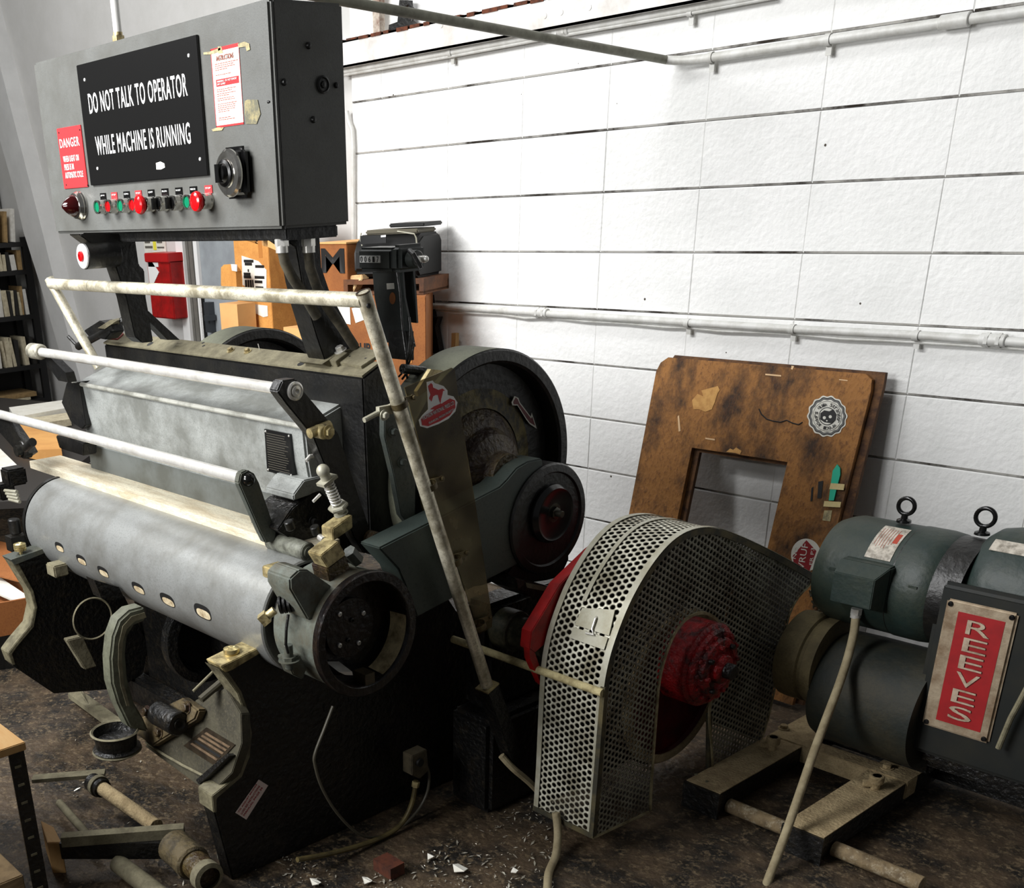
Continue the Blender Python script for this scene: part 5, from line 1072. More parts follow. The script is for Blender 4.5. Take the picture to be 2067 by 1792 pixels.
# knife, tape, red sticker
kn = thing('teal_knife', bp(1690, 975), 'teal plastic ink knife taped to the right side of the plywood frame', 'knife')
obj('blade', MB().prism([bp(x, y, .004) for x, y in [(1691, 937), (1697, 945), (1697, 958), (1690, 985), (1684, 1010), (1674, 1010), (1677, 985), (1682, 950)]], -nb * .004), TEAL, kn)
for q in [[(1677, 975), (1705, 977), (1703, 989), (1674, 987)], [(1664, 1011), (1698, 1013), (1696, 1024), (1662, 1022)]]:
    obj('tape_strip', MB().prism([bp(x, y, .009) for x, y in q], -nb * .0006), mat('masking_tape', (214, 196, 142), .7, dirt=(190, 166, 108), amt=.5, scale=40), kn)
decal('dark_gouge', [(1652, 972), (1662, 970), (1658, 1005), (1650, 1006)], INK, .001, pn); decal('dark_gouge', [(1638, 985), (1642, 982), (1640, 1010), (1636, 1012)], INK, .001, pn)
decal('tape_remnant', [(1664, 1030), (1680, 1030), (1676, 1052), (1660, 1050)], TAPE, .001, pn)
rstk = decal('red_sticker', ring_poly(1627, 1120, 30, 33, 40), PAPER, .001, pn)
decal('red_diamond', [(1600, 1122), (1628, 1090), (1648, 1112), (1634, 1152), (1604, 1148)], mat('dark_red_print', (140, 20, 26), .6), .0018, rstk, .0004)
def btext(t_, a, b, h, m, par, o=.0026):
    A_, B_ = bp(*a, o), bp(*b, o); dx = B_ - A_; w_ = dx.length; dx.normalize(); up = (-nb).cross(dx).normalized(); return obj('lettering', MB().text(t_, A_, dx, up, w_, h, th=.0003), m, par)
btext('VRUF', (1622, 1150), (1632, 1098), .022, PAPER, rstk); btext('FR P3', (1640, 1140), (1644, 1106), .011, PAPER, rstk); btext('NO', (1606, 1128), (1612, 1104), .012, PAPER, rstk)
# ============================================================ BACKGROUND THINGS
random.seed(11)
def boxthing(name, label, cat, m, a, b, group=None, bev=.002):
    t = thing(name, ((a[0] + b[0]) / 2, (a[1] + b[1]) / 2, min(a[2], b[2])), label, cat, group)
    obj('carton', MB().bb(a, b), m, t, bev=bev); return t
# low wooden table the cartons stand on
YT = -.62
tz = .86
tt = thing('work_table', (.1, -.3, 0), 'low brown wooden table holding the cartons and black printer behind the press', 'table')
obj('tabletop', MB().bb((-1.35, -.66, tz - .04), (.40, -.02, tz)), mat('brown_table_wood', (84, 48, 24), .7, dirt=(44, 26, 14), amt=.6, scale=8), tt, bev=.003)
for x in (-1.28, .32):
    for y in (-.60, -.08): obj('leg', MB().bb((x, y, 0), (x + .06, y + .06, tz - .04)), MATS['brown_table_wood'], tt)
# tall yellow-brown carton
yf = -.52
a, c = P(476, 560, Y=yf), P(545, 560, Y=yf); ztop = P(545, 483, Y=yf).z + .02; yk = P(640, 560, X=c.x).y
yk = min(yk, -.03)
t = boxthing('tall_carton', 'tall tan cardboard carton with white shipping label behind the rail', 'box', CAL, (a.x, yf, tz), (c.x, yk, ztop + .10))
obj('shipping_label', MB().prism(PL([(488, 516), (522, 527), (531, 537), (538, 545), (538, 590), (534, 602), (520, 600), (504, 582), (490, 575)], Y=yf - .001), (0, -.001, 0)), PAPER, t)
mb = MB()
for i, (x0, y0, x1, y1) in enumerate([(492, 524, 512, 530), (494, 532, 509, 536), (515, 535, 533, 541), (492, 552, 506, 556), (492, 558, 507, 562), (514, 556, 534, 563), (514, 566, 530, 572), (516, 578, 532, 584), (500, 545, 503, 549)]):
    p, q = P(x0, y0, Y=yf - .002), P(x1, y1, Y=yf - .002); mb.bb((p.x, yf - .0026, q.z), (q.x, yf - .002, q.z + .012))
for i in range(7): p = P(494 + i * 2.4, 560, Y=yf - .002); mb.bb((p.x, yf - .0026, p.z - .06), (p.x + (.006 if i % 2 else .011), yf - .002, p.z - .01))
obj('printed_marks', mb, INK, t)
for q in ([(489, 613), (500, 611), (503, 633), (495, 636), (490, 625)], [(514, 614), (540, 617), (541, 638), (532, 640), (515, 632)]): obj('torn_label', MB().prism(PL(q, Y=yf - .001), (0, -.001, 0)), PAPER, t)
obj('carton_flap', MB().prism(PL([(476, 480), (485, 482), (545, 500), (590, 520), (545, 486), (520, 478)], Y=yf), (0, .01, 0)), CALT, t)
p0, p1 = P(520, 484, Y=yf - .001), P(530, 520, Y=yf - .001); obj('packing_tape', MB().bb((p0.x, yf - .0008, p1.z), (p1.x, yf, ztop + .1)), mat('clear_tape', (176, 116, 58), .4), t)
# curled brown carton left of it
yq = -.64
t = thing('open_carton', P(460, 640, Y=yq), 'rusty orange torn carton flap left of the tall carton', 'box')
obj('flap', MB().prism(PL([(446, 540), (452, 534), (466, 534), (476, 548), (478, 585), (452, 588), (446, 575)], Y=yq), (0, .03, 0)), CAL, t)
qa, qb = P(443, 612, Y=yq), P(478, 612, Y=yq)
obj('carton_side', MB().bb((qa.x, yq, tz), (qb.x, yq + .10, qa.z)), CALT, t)
obj('white_slip', MB().prism(PL([(466, 533), (478, 534), (478, 548), (468, 546)], Y=yq - .004), (0, .003, 0)), PAPER, t)
# M carton
ym = -.42
a, c = P(640, 540, Y=ym), P(701, 540, Y=ym); ztm = P(690, 490, Y=ym).z
t = boxthing('printed_carton', 'brown cardboard carton with a big black letter M under the control box', 'box', CAD, (a.x, ym, P(690, 592, Y=ym).z), (c.x, ym + .30, ztm))
p, q = P(650, 548, Y=ym), P(695, 500, Y=ym)
lt = MB().text('M', (p.x, ym - .001, P(670, 551, Y=ym).z), XP, ZP, q.x - p.x, P(680, 501, Y=ym).z - P(680, 551, Y=ym).z, bold=.02)
obj('lettering', lt, INK, t)
obj('carton_lid', MB().bb((a.x, ym - .004, ztm - .004), (c.x + .003, ym + .305, ztm + .002)), CALT, t)
zmid = P(690, 592, Y=ym).z
# lower UP carton, turned a little so that its end is nearly edge on
A_ = P(642, 700, Y=-.47); B_ = P(860, 700, Y=-.33); C_ = P(874, 700, Y=-.05); D_ = V((A_.x, -.05, 0))
t = thing('printed_carton', (B_.x - .3, -.25, tz), 'wide brown carton printed UP behind the long rail leg', 'box')
poly4 = [V((p.x, p.y, tz)) for p in (A_, B_, C_, D_)]
obj('carton', MB().prism(poly4, (0, 0, zmid - .006 - tz)), CAD, t, bev=.003)
A2, B2 = poly4[0], poly4[1]; du = (B2 - A2).normalized(); nf = V((du.y, -du.x, 0))
def onU(px, py, o=.001):
    d_ = ray(px, py); return CAM + d_ * ((A2 + nf * o - CAM).dot(nf) / d_.dot(nf))
e1_, e2_ = onU(648, 720), onU(748, 720)
obj('lettering', MB().text('THIS SIDE UP', V((e1_.x, e1_.y, onU(720, 712).z)), du, ZP, (e2_ - e1_).length, .042, bold=.03), INK, t)
for q in ([(680, 615), (706, 615), (708, 655), (684, 650)], [(710, 622), (730, 618), (736, 645), (718, 652)]): obj('torn_label', MB().prism([onU(x, y) for x, y in q], nf * .001), PAPER, t)
obj('packing_tape', MB().prism([onU(822, 733), onU(832, 733), onU(828, 604), (onU(818, 604))], nf * .0008), MATS['clear_tape'], t)
tag(obj('black_strip', MB().prism(PL([(866, 596), (872, 640), (884, 640), (878, 660), (888, 715), (870, 712)], Y=-.045), (0, .03, 0)), BLK), 'black strip between the brown carton and the block wall', 'plastic sheet')  # flat black strip next to the carton end
t = thing('small_carton', V((P(600, 690, Y=-.6).x, -.58, tz)), 'small pale carton leaning beside the far flywheel under the rail', 'box')
q0, q1 = P(572, 660, Y=-.62), P(612, 664, Y=-.62)
obj('carton', MB().prism([V((q0.x, -.62, tz)), V((q1.x, -.62, tz)), V((q1.x + .04, -.62, q1.z)), V((q0.x, -.62, q0.z))], (0, .10, 0)), CALT, t)
# crate and printer, turned slightly
Bp = P(841, 520, Y=-.30); Cp = P(893, 520, Y=-.05); th_ = math.atan2(-(Cp.x - Bp.x), Cp.y - Bp.y); DPT = (V((Cp.x, Cp.y, 0)) - V((Bp.x, Bp.y, 0))).length
ux = V((math.cos(th_), math.sin(th_), 0)); uy = V((-math.sin(th_), math.cos(th_), 0)); WPR = 0
lo_, hi_ = .1, 1.2
for _ in range(40):
    m_ = (lo_ + hi_) / 2
    if proj(V((Bp.x, Bp.y, Bp.z)) - ux * m_)[0] > 713: lo_ = m_
    else: hi_ = m_
WPR = lo_
def loc(x, y, z): return V((Bp.x, Bp.y, 0)) + ux * x + uy * y + ZP * z
def lbb(a, b):
    mb = MB(); n_ = []
    for i in range(8): n_.append(loc(a[0] if not i & 4 else b[0], a[1] if not i & 2 else b[1], a[2] if not i & 1 else b[2]))
    return mb.add(n_, [(0, 1, 3, 2), (4, 6, 7, 5), (0, 4, 5, 1), (2, 3, 7, 6), (0, 2, 6, 4), (1, 5, 7, 3)])
zc = P(845, 562, X=Bp.x).z
t = thing('wooden_crate', loc(-WPR / 2, DPT / 2, zmid), 'dark brown open wooden crate under the black printer', 'crate')
cr = mat('crate_wood', (104, 62, 30), .75, dirt=(50, 28, 14), amt=.7, scale=12)
for nme, a, b in [('crate_top', (-WPR - .05, 0, zc - .02), (.03, DPT, zc)), ('crate_side', (.01, 0, zmid), (.03, DPT, zc - .02)), ('crate_side', (-WPR - .05, 0, zmid), (-WPR - .03, DPT, zc - .02)), ('crate_back', (-WPR - .05, DPT - .015, zmid), (.03, DPT, zc - .02)), ('crate_bottom', (-WPR - .05, 0, zmid - .004), (.03, DPT, zmid + .008))]:
    obj(nme, lbb(a, b), cr, t)
t = thing('torn_packet', loc(-WPR, .02, zmid), 'crumpled pale packet inside the crate beside the counter', 'packet')
yv = loc(-WPR, .01, 0).y
obj('packet_body', MB().prism(PL([(707, 556), (730, 554), (731, 565), (722, 570), (716, 582), (712, 590), (712, 568), (706, 566)], Y=yv), (0, .04, 0)), mat('crumpled_packet', (222, 190, 140), .7, dirt=(150, 92, 40), amt=.7, scale=30), t, bev=.003)
pr_ = thing('black_printer', loc(-WPR / 2, DPT / 2, zc), 'chunky black desktop printer on the crate against the block wall', 'printer')
zp = P(841, 472, X=Bp.x).z
H_ = zp - zc; q = [(.03, 0), (0, .03), (0, H_ * .62), (.03, H_ - .02), (.07, H_), (DPT - .03, H_), (DPT, H_ - .03), (DPT, 0)]
pm = mat('matte_black_plastic', 9, .5, spec=.3, dirt=(24, 23, 19), amt=.4, scale=7)
obj('printer_body', MB().prism([loc(0, y, zc + z) for y, z in q], -ux * WPR), pm, pr_, bev=.012, seg=3)
obj('printer_lid', lbb((-WPR + .03, .06, zc + H_), (-.02, DPT - .02, zc + H_ + .018)), mat('dusty_black_lid', (84, 78, 60), .6), pr_, bev=.005)
obj('raised_tray', lbb((-WPR * .55, .08, zc + H_ + .024), (.0, DPT, zc + H_ + .040)), pm, pr_, bev=.004)
def onF(px, py, o=.002):
    d_ = ray(px, py); return CAM + d_ * ((loc(0, -o, 0) - CAM).dot(uy) / d_.dot(uy))
obj('control_strip', MB().prism([onF(728, 493), onF(780, 490), onF(780, 474), onF(728, 476)], -uy * .004), PLATE, pr_)
obj('status_light', MB().prism([onF(769, 479, .007), onF(779, 478, .007), onF(779, 474, .007), onF(769, 475, .007)], -uy * .001), WHT, pr_)
obj('grip_seam', MB().tube([onF(*k) for k in [(729, 470), (727, 484), (731, 496)]], .003, 8), GALV, pr_)
obj('grip_seam', MB().tube([onF(*k) for k in [(802, 467), (836, 472), (840, 480), (842, 500)]], .003, 8), GALV, pr_)
# wooden stick
t0, t1 = P(919, 672, Y=-.03), P(926, 740, Y=-.10)
tag(obj('wooden_stick', MB().bar(t1 - ZP * .8 + V((0, -.05, 0)), t0, .026, .02, up=YP), WOODP), 'pale wooden stick leaning on the block wall just left of the big flywheel', 'stick')
# ------------------------------------------------------------ impression counter on its bracket
YC = -1.62
ct = thing('impression_counter', P(800, 700, Y=YC), 'black mechanical counter showing white digits on a tall bracket behind the rail', 'counter')
CMT = mat('counter_black', (26, 32, 32), .4, dirt=(70, 72, 66), amt=.3, scale=12, fine=(14, 18, 18))
a, c = P(722, 545, Y=YC - .03), P(782, 500, Y=YC - .03)
cb_ = obj('counter_body', MB().bb((a.x, YC - .03, P(760, 548, Y=YC - .03).z), (P(790, 520, Y=YC - .03).x, YC + .05, P(760, 500, Y=YC - .03).z)), CMT, ct, bev=.008, seg=3)
obj('end_cap', MB().bb((P(790, 520, Y=YC - .03).x, YC - .036, P(790, 550, Y=YC - .03).z), (P(790, 520, Y=YC - .03).x + .035, YC + .055, P(790, 498, Y=YC - .03).z + .004)), CMT, ct, bev=.010, seg=3)
w0, w1 = P(727, 522, Y=YC - .031), P(768, 522, Y=YC - .031)
wd = obj('digit_window', MB().bb((w0.x, YC - .0325, P(747, 530, Y=YC - .031).z), (w1.x, YC - .03, P(747, 516, Y=YC - .031).z)), WHT, cb_)
z0_, z1_ = P(747, 529, Y=YC - .031).z, P(747, 517.5, Y=YC - .031).z
for i, ch in enumerate('00617'):
    st_ = (w1.x - w0.x) / 5; obj('digit', MB().text(ch, (w0.x + st_ * (i + .22), YC - .033, z0_), XP, ZP, st_ * .5, z1_ - z0_), INK, wd)
cx_ = P(808, 525, Y=YC); e = V((P(790, 520, Y=YC - .03).x + .035, YC, P(800, 522, Y=YC).z))
mb = MB().cyl(e, e + XP * .03, .020, 24, .003); obj('reset_hub', mb, CMT, ct)
mb = MB().cyl(e + XP * .03, e + XP * .055, .008, 14); mb.sph(e + XP * .057, .007, n=8); obj('reset_pin', mb, CHR, ct)
obj('actuator_arm', MB().tube([e + V((.02, -.02, .02)), e + V((.045, -.03, .012)), e + V((.06, -.02, -.02))], .006, 10), BLK, ct)
obj('bracket_plate', MB().prism(PL([(752, 548), (812, 548), (816, 600), (834, 690), (836, 700), (775, 690), (764, 640), (756, 600)], Y=YC + .01), (0, .006, 0)), CMT, ct)
obj('bracket_rib', MB().prism(PL([(812, 500), (832, 500), (834, 548), (838, 600), (841, 652), (822, 650), (814, 600)], Y=YC + .04), (0, .006, 0)), CMT, ct)
obj('bracket_slot', MB().prism(PL(ring_poly(792, 602, 6, 12, 20), Y=YC + .009), (0, .001, 0)), mat('slot_tan', (150, 92, 50), .8), ct)
obj('white_tag', MB().prism(PL([(780, 572), (795, 571), (796, 583), (781, 584)], Y=YC + .009), (0, .001, 0)), PAPER, ct)
obj('bracket_foot', MB().bb((P(790, 700, Y=YC + .01).x, YC + .0, P(800, 700, Y=YC).z - .03), (P(834, 700, Y=YC + .01).x, YC + .012, P(800, 700, Y=YC).z + .04)), BLK, ct)
mb = MB()
for q, lab in (([(797, 515), (803, 560), (808, 600), (812, 660), (822, 740), (812, 765)], 'left of two thin black cables hanging from the counter'), ([(826, 640), (828, 670), (824, 715), (820, 750), (826, 775)], 'right of two thin black cables hanging from the counter')):
    tag(obj('counter_cable', MB().tube(smooth(PL(q, Y=YC - .012), 5), .003, 8), BLK), lab, 'cable')
tag(obj('counter_cable', MB().tube(smooth(PL([(836, 692), (832, 712), (822, 740), (805, 760)], Y=YC - .02), 5), .0026, 8), BLK), 'short black cable curling from the bottom of the counter bracket', 'cable')
# ------------------------------------------------------------ bookshelf at the far left
XSF = -3.62
sh_z = [P(30, y, X=XSF).z for y in (812, 741, 638, 546, 489)]
ye = P(46, 500, X=XSF).y; y0 = ye - 1.25
bs_ = thing('bookshelf', (XSF - .15, (ye + y0) / 2, 0), 'black steel bookshelf of worn books against the left wall', 'bookshelf')
SHM = mat('black_shelf_steel', 18, .5)
obj('upright', MB().bb((XSF - .03, ye, 0), (XSF, ye + .05, sh_z[-1] + .03)), SHM, bs_)
obj('upright', MB().bb((XSF - .33, ye, 0), (XSF - .30, ye + .05, sh_z[-1] + .03)), SHM, bs_)
obj('upright', MB().bb((XSF - .03, y0 - .05, 0), (XSF, y0, sh_z[-1] + .03)), SHM, bs_)
obj('back_panel', MB().bb((XSF - .335, y0, .1), (XSF - .33, ye, sh_z[-1] + .02)), SHM, bs_)
for z in sh_z: obj('shelf', MB().bb((XSF - .33, y0, z - .03), (XSF, ye, z)), SHM, bs_)
BKM = [mat('book_cream', (206, 196, 168), .8, dirt=(140, 126, 96), amt=.5, scale=30), mat('book_white', (222, 220, 212), .8, dirt=(170, 164, 148), amt=.4, scale=30), mat('book_tan', (160, 132, 88), .8, dirt=(96, 76, 46), amt=.6, scale=30), mat('book_dark', (34, 32, 28), .7), mat('book_kraft', (190, 156, 104), .8, dirt=(120, 94, 56), amt=.5, scale=30)]
cn = ['cream', 'white', 'tan', 'black', 'kraft brown']
rows = [(1, 'third shelf from the top', .215), (2, 'second shelf from the top', .205), (3, 'short top compartment', .13), (4, 'open top of the shelf', .24)]
rowname = {1: 'lower', 2: 'middle', 3: 'upper', 4: 'topmost'}
for k, rn, hh in rows:
    y = ye - .012; i = 0
    z = sh_z[k]
    while y > ye - .52:
        tck = random.uniform(.014, .038); ci = random.choice([0, 0, 1, 2, 3, 4, 1, 3]); h_ = hh * random.uniform(.72, 1.0); dp = random.uniform(.16, .22)
        if random.random() < .12: y -= random.uniform(.01, .03); continue
        b = MB(); t_ = random.uniform(-.08, .08) if k < 4 else random.uniform(-.16, -.04)
        tilt = Matrix.Rotation(t_, 3, 'X'); ex = abs(math.sin(t_)) * h_
        b.box(V((XSF - .02 - dp / 2, y - tck / 2 - (ex / 2 if t_ else 0), z + h_ / 2 * math.cos(t_) + tck * .5 * abs(math.sin(t_)) + .0005)), (dp, tck, h_), tilt)
        o = obj('book', b, BKM[ci])
        tag(o, None, 'book', 'books on the %s row of the bookshelf' % rowname[k]); o['label'] = '%s spined book in the %s row of the black bookshelf' % (cn[ci], rowname[k])
        y -= tck + (.005 if k < 4 else .030); i += 1
for j, (q, m_, lb) in enumerate([((.02, .30, .03), 2, 'flat tan tray of papers lying on the bottom bookshelf row'), ((.05, .26, .014), 0, 'flat cream pad on the bottom bookshelf row')]):
    tag(obj('paper_tray', MB().bb((XSF - .28, ye - .42, sh_z[0] + q[0]), (XSF - .02, ye - .05, sh_z[0] + q[0] + q[2])) if j == 0 else MB().bb((XSF - .28, ye - .40, sh_z[0] + .001), (XSF - .02, ye - .10, sh_z[0] + .018)), BKM[m_]), lb, 'papers')
# ------------------------------------------------------------ tables and cartons at left behind the press
zt2 = .62
def quadZ(name, pix, z, th, m, label, cat, par=None):
    mb = MB().prism([P(x, y, Z=z) for x, y in pix], (0, 0, -th)); o = obj(name, mb, m, par)
    return tag(o, label, cat) if label else o
tb2 = thing('side_table', P(40, 880, Z=.60), 'low table with boards and papers at the far left behind the press', 'table')
obj('tabletop', MB().prism([P(x, y, Z=.60) for x, y in [(-150, 850), (-30, 800), (150, 815), (200, 905), (60, 1010), (-150, 1020)]], (0, 0, -.03)), mat('dark_table', (34, 30, 26), .6), tb2)
for x, y in [(-120, 860), (150, 850), (60, 985)]: p = P(x, y, Z=.58); obj('leg', MB().bb((p.x - .03, p.y - .03, 0), (p.x + .03, p.y + .03, .57)), BLK, tb2)
quadZ('white_board', [(18, 822), (136, 806), (140, 822), (30, 842)], .66, .058, PAPER, 'white edged board stack on the side table at far left', 'board')
quadZ('white_board', [(46, 846), (140, 832), (143, 845), (60, 858)], .64, .036, BKM[0], 'cream board lying in front of the white one on the side table', 'board')
quadZ('brown_panel', [(14, 838), (118, 876), (124, 906), (70, 908), (30, 900)], .65, .045, mat('orange_kraft_panel', (214, 160, 92), .8, dirt=(180, 122, 60), amt=.5, scale=4), 'orange brown cardboard panel on the side table beside the lower chrome bar', 'panel')
quadZ('newspaper', [(-40, 900), (0, 905), (34, 938), (10, 975), (-40, 960)], .615, .012, PAPER, 'folded printed newspaper at the left edge on the side table', 'newspaper')
# open carton lower left
zc2 = .34
oc = thing('open_carton', P(20, 1240, Z=.05), 'open brown carton of papers at the left edge behind the press frame', 'box')
oc.location.z = 0; OFF[oc.name] = V((oc.location.x, oc.location.y, 0))
obj('carton_front', MB().prism([P(-60, 1228, Z=zc2), P(62, 1206, Z=zc2), P(62, 1206, Z=zc2) - ZP * .13, P(-60, 1228, Z=zc2) - ZP * .13], (-.01, .01, 0)), CAD, oc)
obj('carton_flap', MB().prism([P(-60, 1080, Z=zc2 + .05), P(22, 1100, Z=zc2 + .05), P(58, 1180, Z=zc2), P(-60, 1150, Z=zc2)], (0, 0, .006)), CAD, oc)
obj('carton_floor', MB().prism([P(-60, 1150, Z=zc2 - .06), P(60, 1182, Z=zc2 - .06), P(62, 1206, Z=zc2 - .06), P(-60, 1228, Z=zc2 - .06)], (0, 0, -.01)), CAD, oc)
obj('carton_base', MB().prism([P(-60, 1150, Z=.21), P(60, 1182, Z=.21), P(62, 1240, Z=.21), P(-60, 1260, Z=.21)], (0, 0, -.21)), BLK, oc)
quadZ('white_sheet', [(-50, 1160), (0, 1165), (62, 1206), (30, 1212), (-20, 1190), (-50, 1185)], zc2 - .02, .008, PAPER, 'crumpled white sheet lying in the open carton at the left edge', 'paper')
# ------------------------------------------------------------ bench at the lower left corner
bn = thing('steel_bench', P(10, 1600, Z=0), 'dark slotted steel bench with a pale wooden top at the lower left corner', 'bench')
zb = .50
cn_ = P(51, 1497, Z=zb)
obj('bench_top', MB().bb((cn_.x - .60, cn_.y - .50, zb - .022), (cn_.x, cn_.y, zb)), WOODP, bn, bev=.002)
for lx_, ly_ in ((cn_.x - .005, cn_.y - .005), (cn_.x - .56, cn_.y - .005), (cn_.x - .56, cn_.y - .455), (cn_.x - .005, cn_.y - .455)):
    L0 = V((lx_, ly_, 0)); pst = obj('bench_leg', MB().prism([L0, L0 + V((-.04, 0, 0)), L0 + V((-.04, -.004, 0)), L0 + V((-.004, -.004, 0)), L0 + V((-.004, -.04, 0)), L0 + V((0, -.04, 0))], (0, 0, zb - .022)), BLK2, bn)
    if lx_ > cn_.x - .1 and ly_ > cn_.y - .1:
        for k in range(9): obj('leg_slot', MB().box((lx_ + .0005, ly_ - .022, .44 - k * .05), (.002, .016, .006)), DUST, pst)
tag(obj('paper_stack', MB().bb((cn_.x - .50, cn_.y - .44, 0), (cn_.x - .045, cn_.y - .05, .12)), mat('newsprint_stack', (176, 150, 112), .8, dirt=(104, 84, 56), amt=.6, scale=20, stretch=(1, 1, 8)), bev=.003), 'stack of tan printed sheets on the floor under the steel bench', 'paper stack')
t = thing('wood_block', P(100, 1700, Z=0), 'short block of striped pine on the floor right of the steel bench', 'wood block')
obj('block_body', MB().prism([P(x, y, Z=.10) for x, y in [(82, 1655), (108, 1668), (124, 1700), (96, 1700)]], (0, 0, -.10)), WOODP, t, bev=.002)
# ------------------------------------------------------------ treadle linkage on the floor in front of the press
lk = thing('treadle_linkage', P(300, 1650, Z=.0), 'dusty steel tubes and flat bars of a treadle linkage low in front of the press', 'linkage')
def lt_(a, b, r, m, nm_, za=.10, zb_=.10): return obj(nm_, MB().cyl(P(*a, Z=za), P(*b, Z=zb_), r, 24, .001), m, lk)
lt_((205, 1590), (316, 1668), .021, TAN, 'main_tube', .12, .12)
lt_((186, 1578), (208, 1592), .028, BLK2, 'tube_collar', .12, .12); lt_((196, 1584), (202, 1588), .033, DUST, 'collar_ring', .12, .12)
obj('flat_bar', MB().bar(P(66, 1572, Z=.10), P(212, 1560, Z=.10), .035, .012), DUST, lk)
obj('flat_bar', MB().bar(P(125, 1695, Z=.12), P(372, 1676, Z=.12), .030, .03), DUST, lk)
obj('bar_underside', MB().bar(P(125, 1712, Z=.08), P(330, 1712, Z=.08), .030, .05), BLK2, lk)
lt_((238, 1742), (330, 1812), .026, DUST, 'front_tube', .04, .04)
a = P(345, 1690, Z=.10); 
mb = MB().cyl(P(350, 1706, Z=.10), P(392, 1744, Z=.10), .048, 28, .006); obj('hub_body', mb, mat('rusty_hub', (92, 80, 54), .7, dirt=(26, 22, 16), amt=.9, scale=24, bump=.6), lk)
mb = MB().cyl(P(392, 1742, Z=.10), P(420, 1766, Z=.10), .038, 28, .004); obj('hub_neck', mb, RUSTY, lk)
mb = MB().lathe(P(410, 1762, Z=.10), P(420, 1770, Z=.10) - P(410, 1762, Z=.10), [(.030, 0), (.042, .004), (.042, .03), (.030, .034)], 28); obj('hub_ring', mb, DUST, lk)
obj('upright_pin', MB().cyl(P(441, 1732, Z=.02), P(441, 1732, Z=.02) + V((0, 0, .11)), .0035, 8), GALV, lk)
obj('cross_rod', MB().cyl(P(120, 1620, Z=.05), P(190, 1700, Z=.05), .012, 12), DUST, lk)
tag(obj('flat_bar_link', MB().bar(P(150, 1400, Z=.03), P(232, 1460, Z=.03), .05, .02), DUST), 'dusty flat steel link lying on the floor under the drum', 'steel bar')
tag(obj('floor_wire', MB().tube(smooth([P(x, y, Z=z) for x, y, z in [(150, 1360, .10), (162, 1395, .06), (185, 1430, .03), (210, 1448, .02)]], 5), .004, 8), DUST), 'thin pale wire curling down to the floor below the left press frame', 'wire')
# ------------------------------------------------------------ hoses below the disc
tag(obj('air_hose', MB().tube(smooth(PL([(672, 1425), (655, 1470), (636, 1520), (636, 1545), (650, 1590), (680, 1640), (720, 1680), (755, 1690), (800, 1676), (840, 1640), (862, 1600), (866, 1560), (855, 1535)], X=2.03), 5), .0042, 8), mat('grey_hose', (78, 74, 62), .5)), 'thin dark hose looping low across the side of the press', 'hose')
tag(obj('oil_pipe', MB().tube(smooth(PL([(600, 1735), (660, 1724), (730, 1705), (780, 1685), (812, 1660), (832, 1620), (840, 1575)], X=2.05), 5), .0075, 10), mat('brass_green_pipe', (104, 92, 56), .5, metal=.3, dirt=(48, 42, 26), amt=.7, scale=20)), 'thicker brass brown pipe curving under the thin hose', 'pipe')
vb = thing('valve_block', P(848, 1545, X=2.04), 'small dirty square valve block at the top of the looping hose', 'valve')
obj('block', MB().prism(PL([(832, 1526), (862, 1512), (866, 1555), (848, 1572), (832, 1565)], X=2.05), (-.04, 0, 0)), mat('dirty_valve', (84, 76, 58), .6, dirt=(36, 30, 22), amt=.7, scale=24), vb, bev=.002)
obj('valve_port', MB().cyl(P(846, 1538, X=2.05), P(846, 1538, X=2.05) + XP * .008, .012, 18), INK, vb); obj('pipe_nut', MB().cyl(P(840, 1577, X=2.05), P(838, 1588, X=2.05), .011, 6), BRASS, vb)
tag(obj('floor_cable', MB().tube(smooth([P(x, y, Z=z) for x, y, z in [(1012, 1525, .22), (1035, 1550, .18), (1070, 1580, .12), (1100, 1612, .06)]], 5), .010, 10), CONDT), 'pale hose running from the rail sleeve to the foot of the belt guard', 'hose')
tag(obj('floor_cable', MB().tube(smooth([P(x, y, Z=z) for x, y, z in [(1122, 1640, .10), (1126, 1680, .05), (1122, 1725, .02), (1108, 1760, .012), (1105, 1792, .012), (1102, 1850, .012)]], 5), .011, 12), CONDT), 'tan cable snaking over the floor below the belt guard', 'cable')
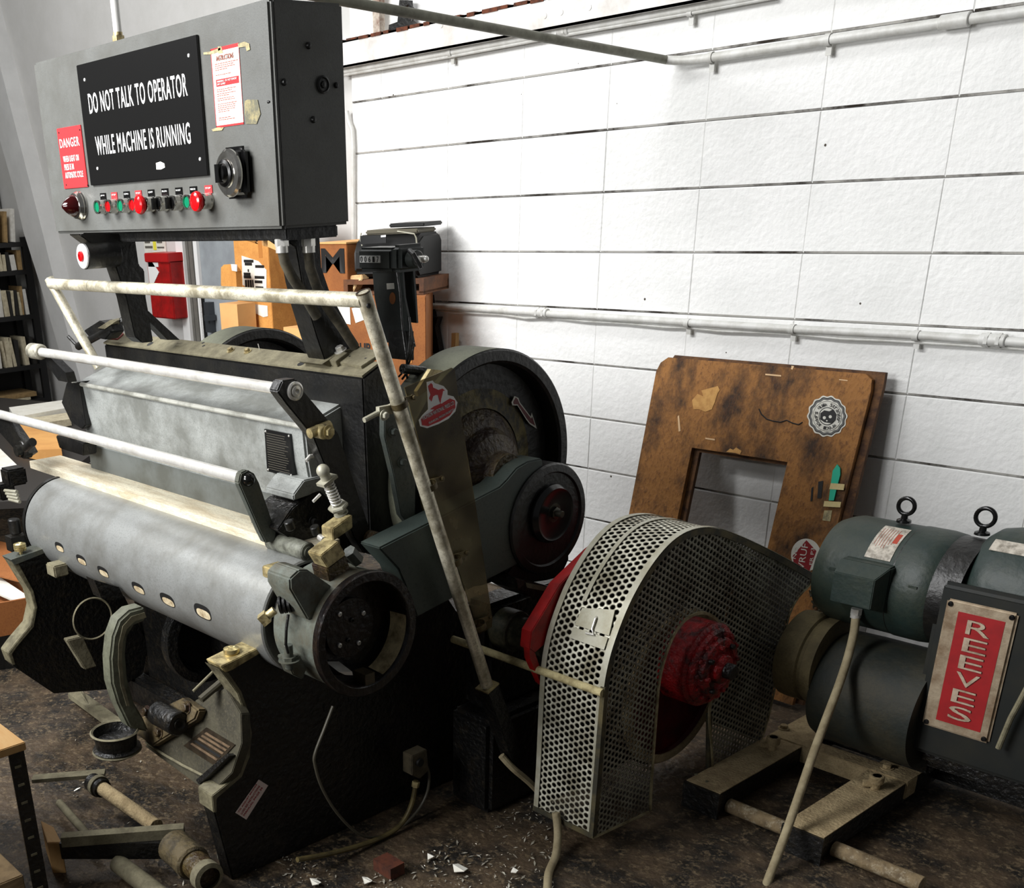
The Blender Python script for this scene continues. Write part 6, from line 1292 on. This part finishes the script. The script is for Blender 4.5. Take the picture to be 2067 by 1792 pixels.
# ------------------------------------------------------------ scraps on the floor
random.seed(21)
def flatscrap(px, py, w, m, label, cat='scrap'):
    c = P(px, py, Z=.012); n = 5; a0 = random.random() * 6; pts = []
    for k in range(n): a = a0 + 2 * math.pi * k / n; r_ = w * random.uniform(.5, 1); pts.append(c + V((math.cos(a) * r_, math.sin(a) * r_ * .7, .006 * math.cos(a * 2))))
    o = obj('metal_scrap' if m is GALV else 'paper_scrap', MB().prism(pts, (0, 0, .002)), m); return tag(o, label, cat)
SCR = [(636, 1780, .024, 'white paper scrap on the floor at the bottom edge, leftmost of its row'), (742, 1776, .026, 'white paper scrap on the floor just right of the leftmost one'), (870, 1728, .022, 'white scrap on the floor below the thin hose loop'), (925, 1752, .034, 'large curled white scrap on the floor left of the guard foot'), (1040, 1758, .016, 'small white scrap on the floor between the large scrap and the tan cable')]
for x, y, w, l in SCR: flatscrap(x, y, w, PAPER, l)
flatscrap(823, 1436, .02, WHT, 'white scrap lying on the black press base behind the crank disc')
bpy.context.scene.objects[-1] if False else None
tag(obj('rusty_block', MB().box(P(785, 1748, Z=.02), (.07, .05, .035)), mat('rust_red_block', (88, 44, 26), .7, dirt=(40, 20, 14), amt=.7, scale=40)), 'rust red block on the floor between the white scraps', 'block')
mb = MB()
for i in range(1300):
    x, y = (random.uniform(120, 1120), random.uniform(1400, 1800)) if i < 300 else (random.uniform(560, 1120), random.uniform(1560, 1800))
    c = P(x, y, Z=.004)
    if .6 < c.x < 2.17 and c.y > -2.08: continue
    r_ = random.choice([.0015, .002, .003, .0045]) * random.uniform(.6, 1.3); a = random.random() * 6
    d_ = V((math.cos(a), math.sin(a), random.uniform(-.3, .6))) * r_ * random.uniform(1, 2.5); e_ = V((-math.sin(a), math.cos(a), random.uniform(-.2, .5))) * r_ * .6
    mb.add([c - d_, c + e_, c + d_, c - e_ + V((0, 0, .001))], [(0, 1, 2, 3)])
o = obj('metal_shavings', mb, mat('shaving_bright', (214, 210, 196), .3, metal=.4, dirt=(110, 100, 80), amt=.7, scale=30), flat=True); tag(o, 'bright shavings and chips scattered over the dark floor under the press', 'shavings', kind='stuff')
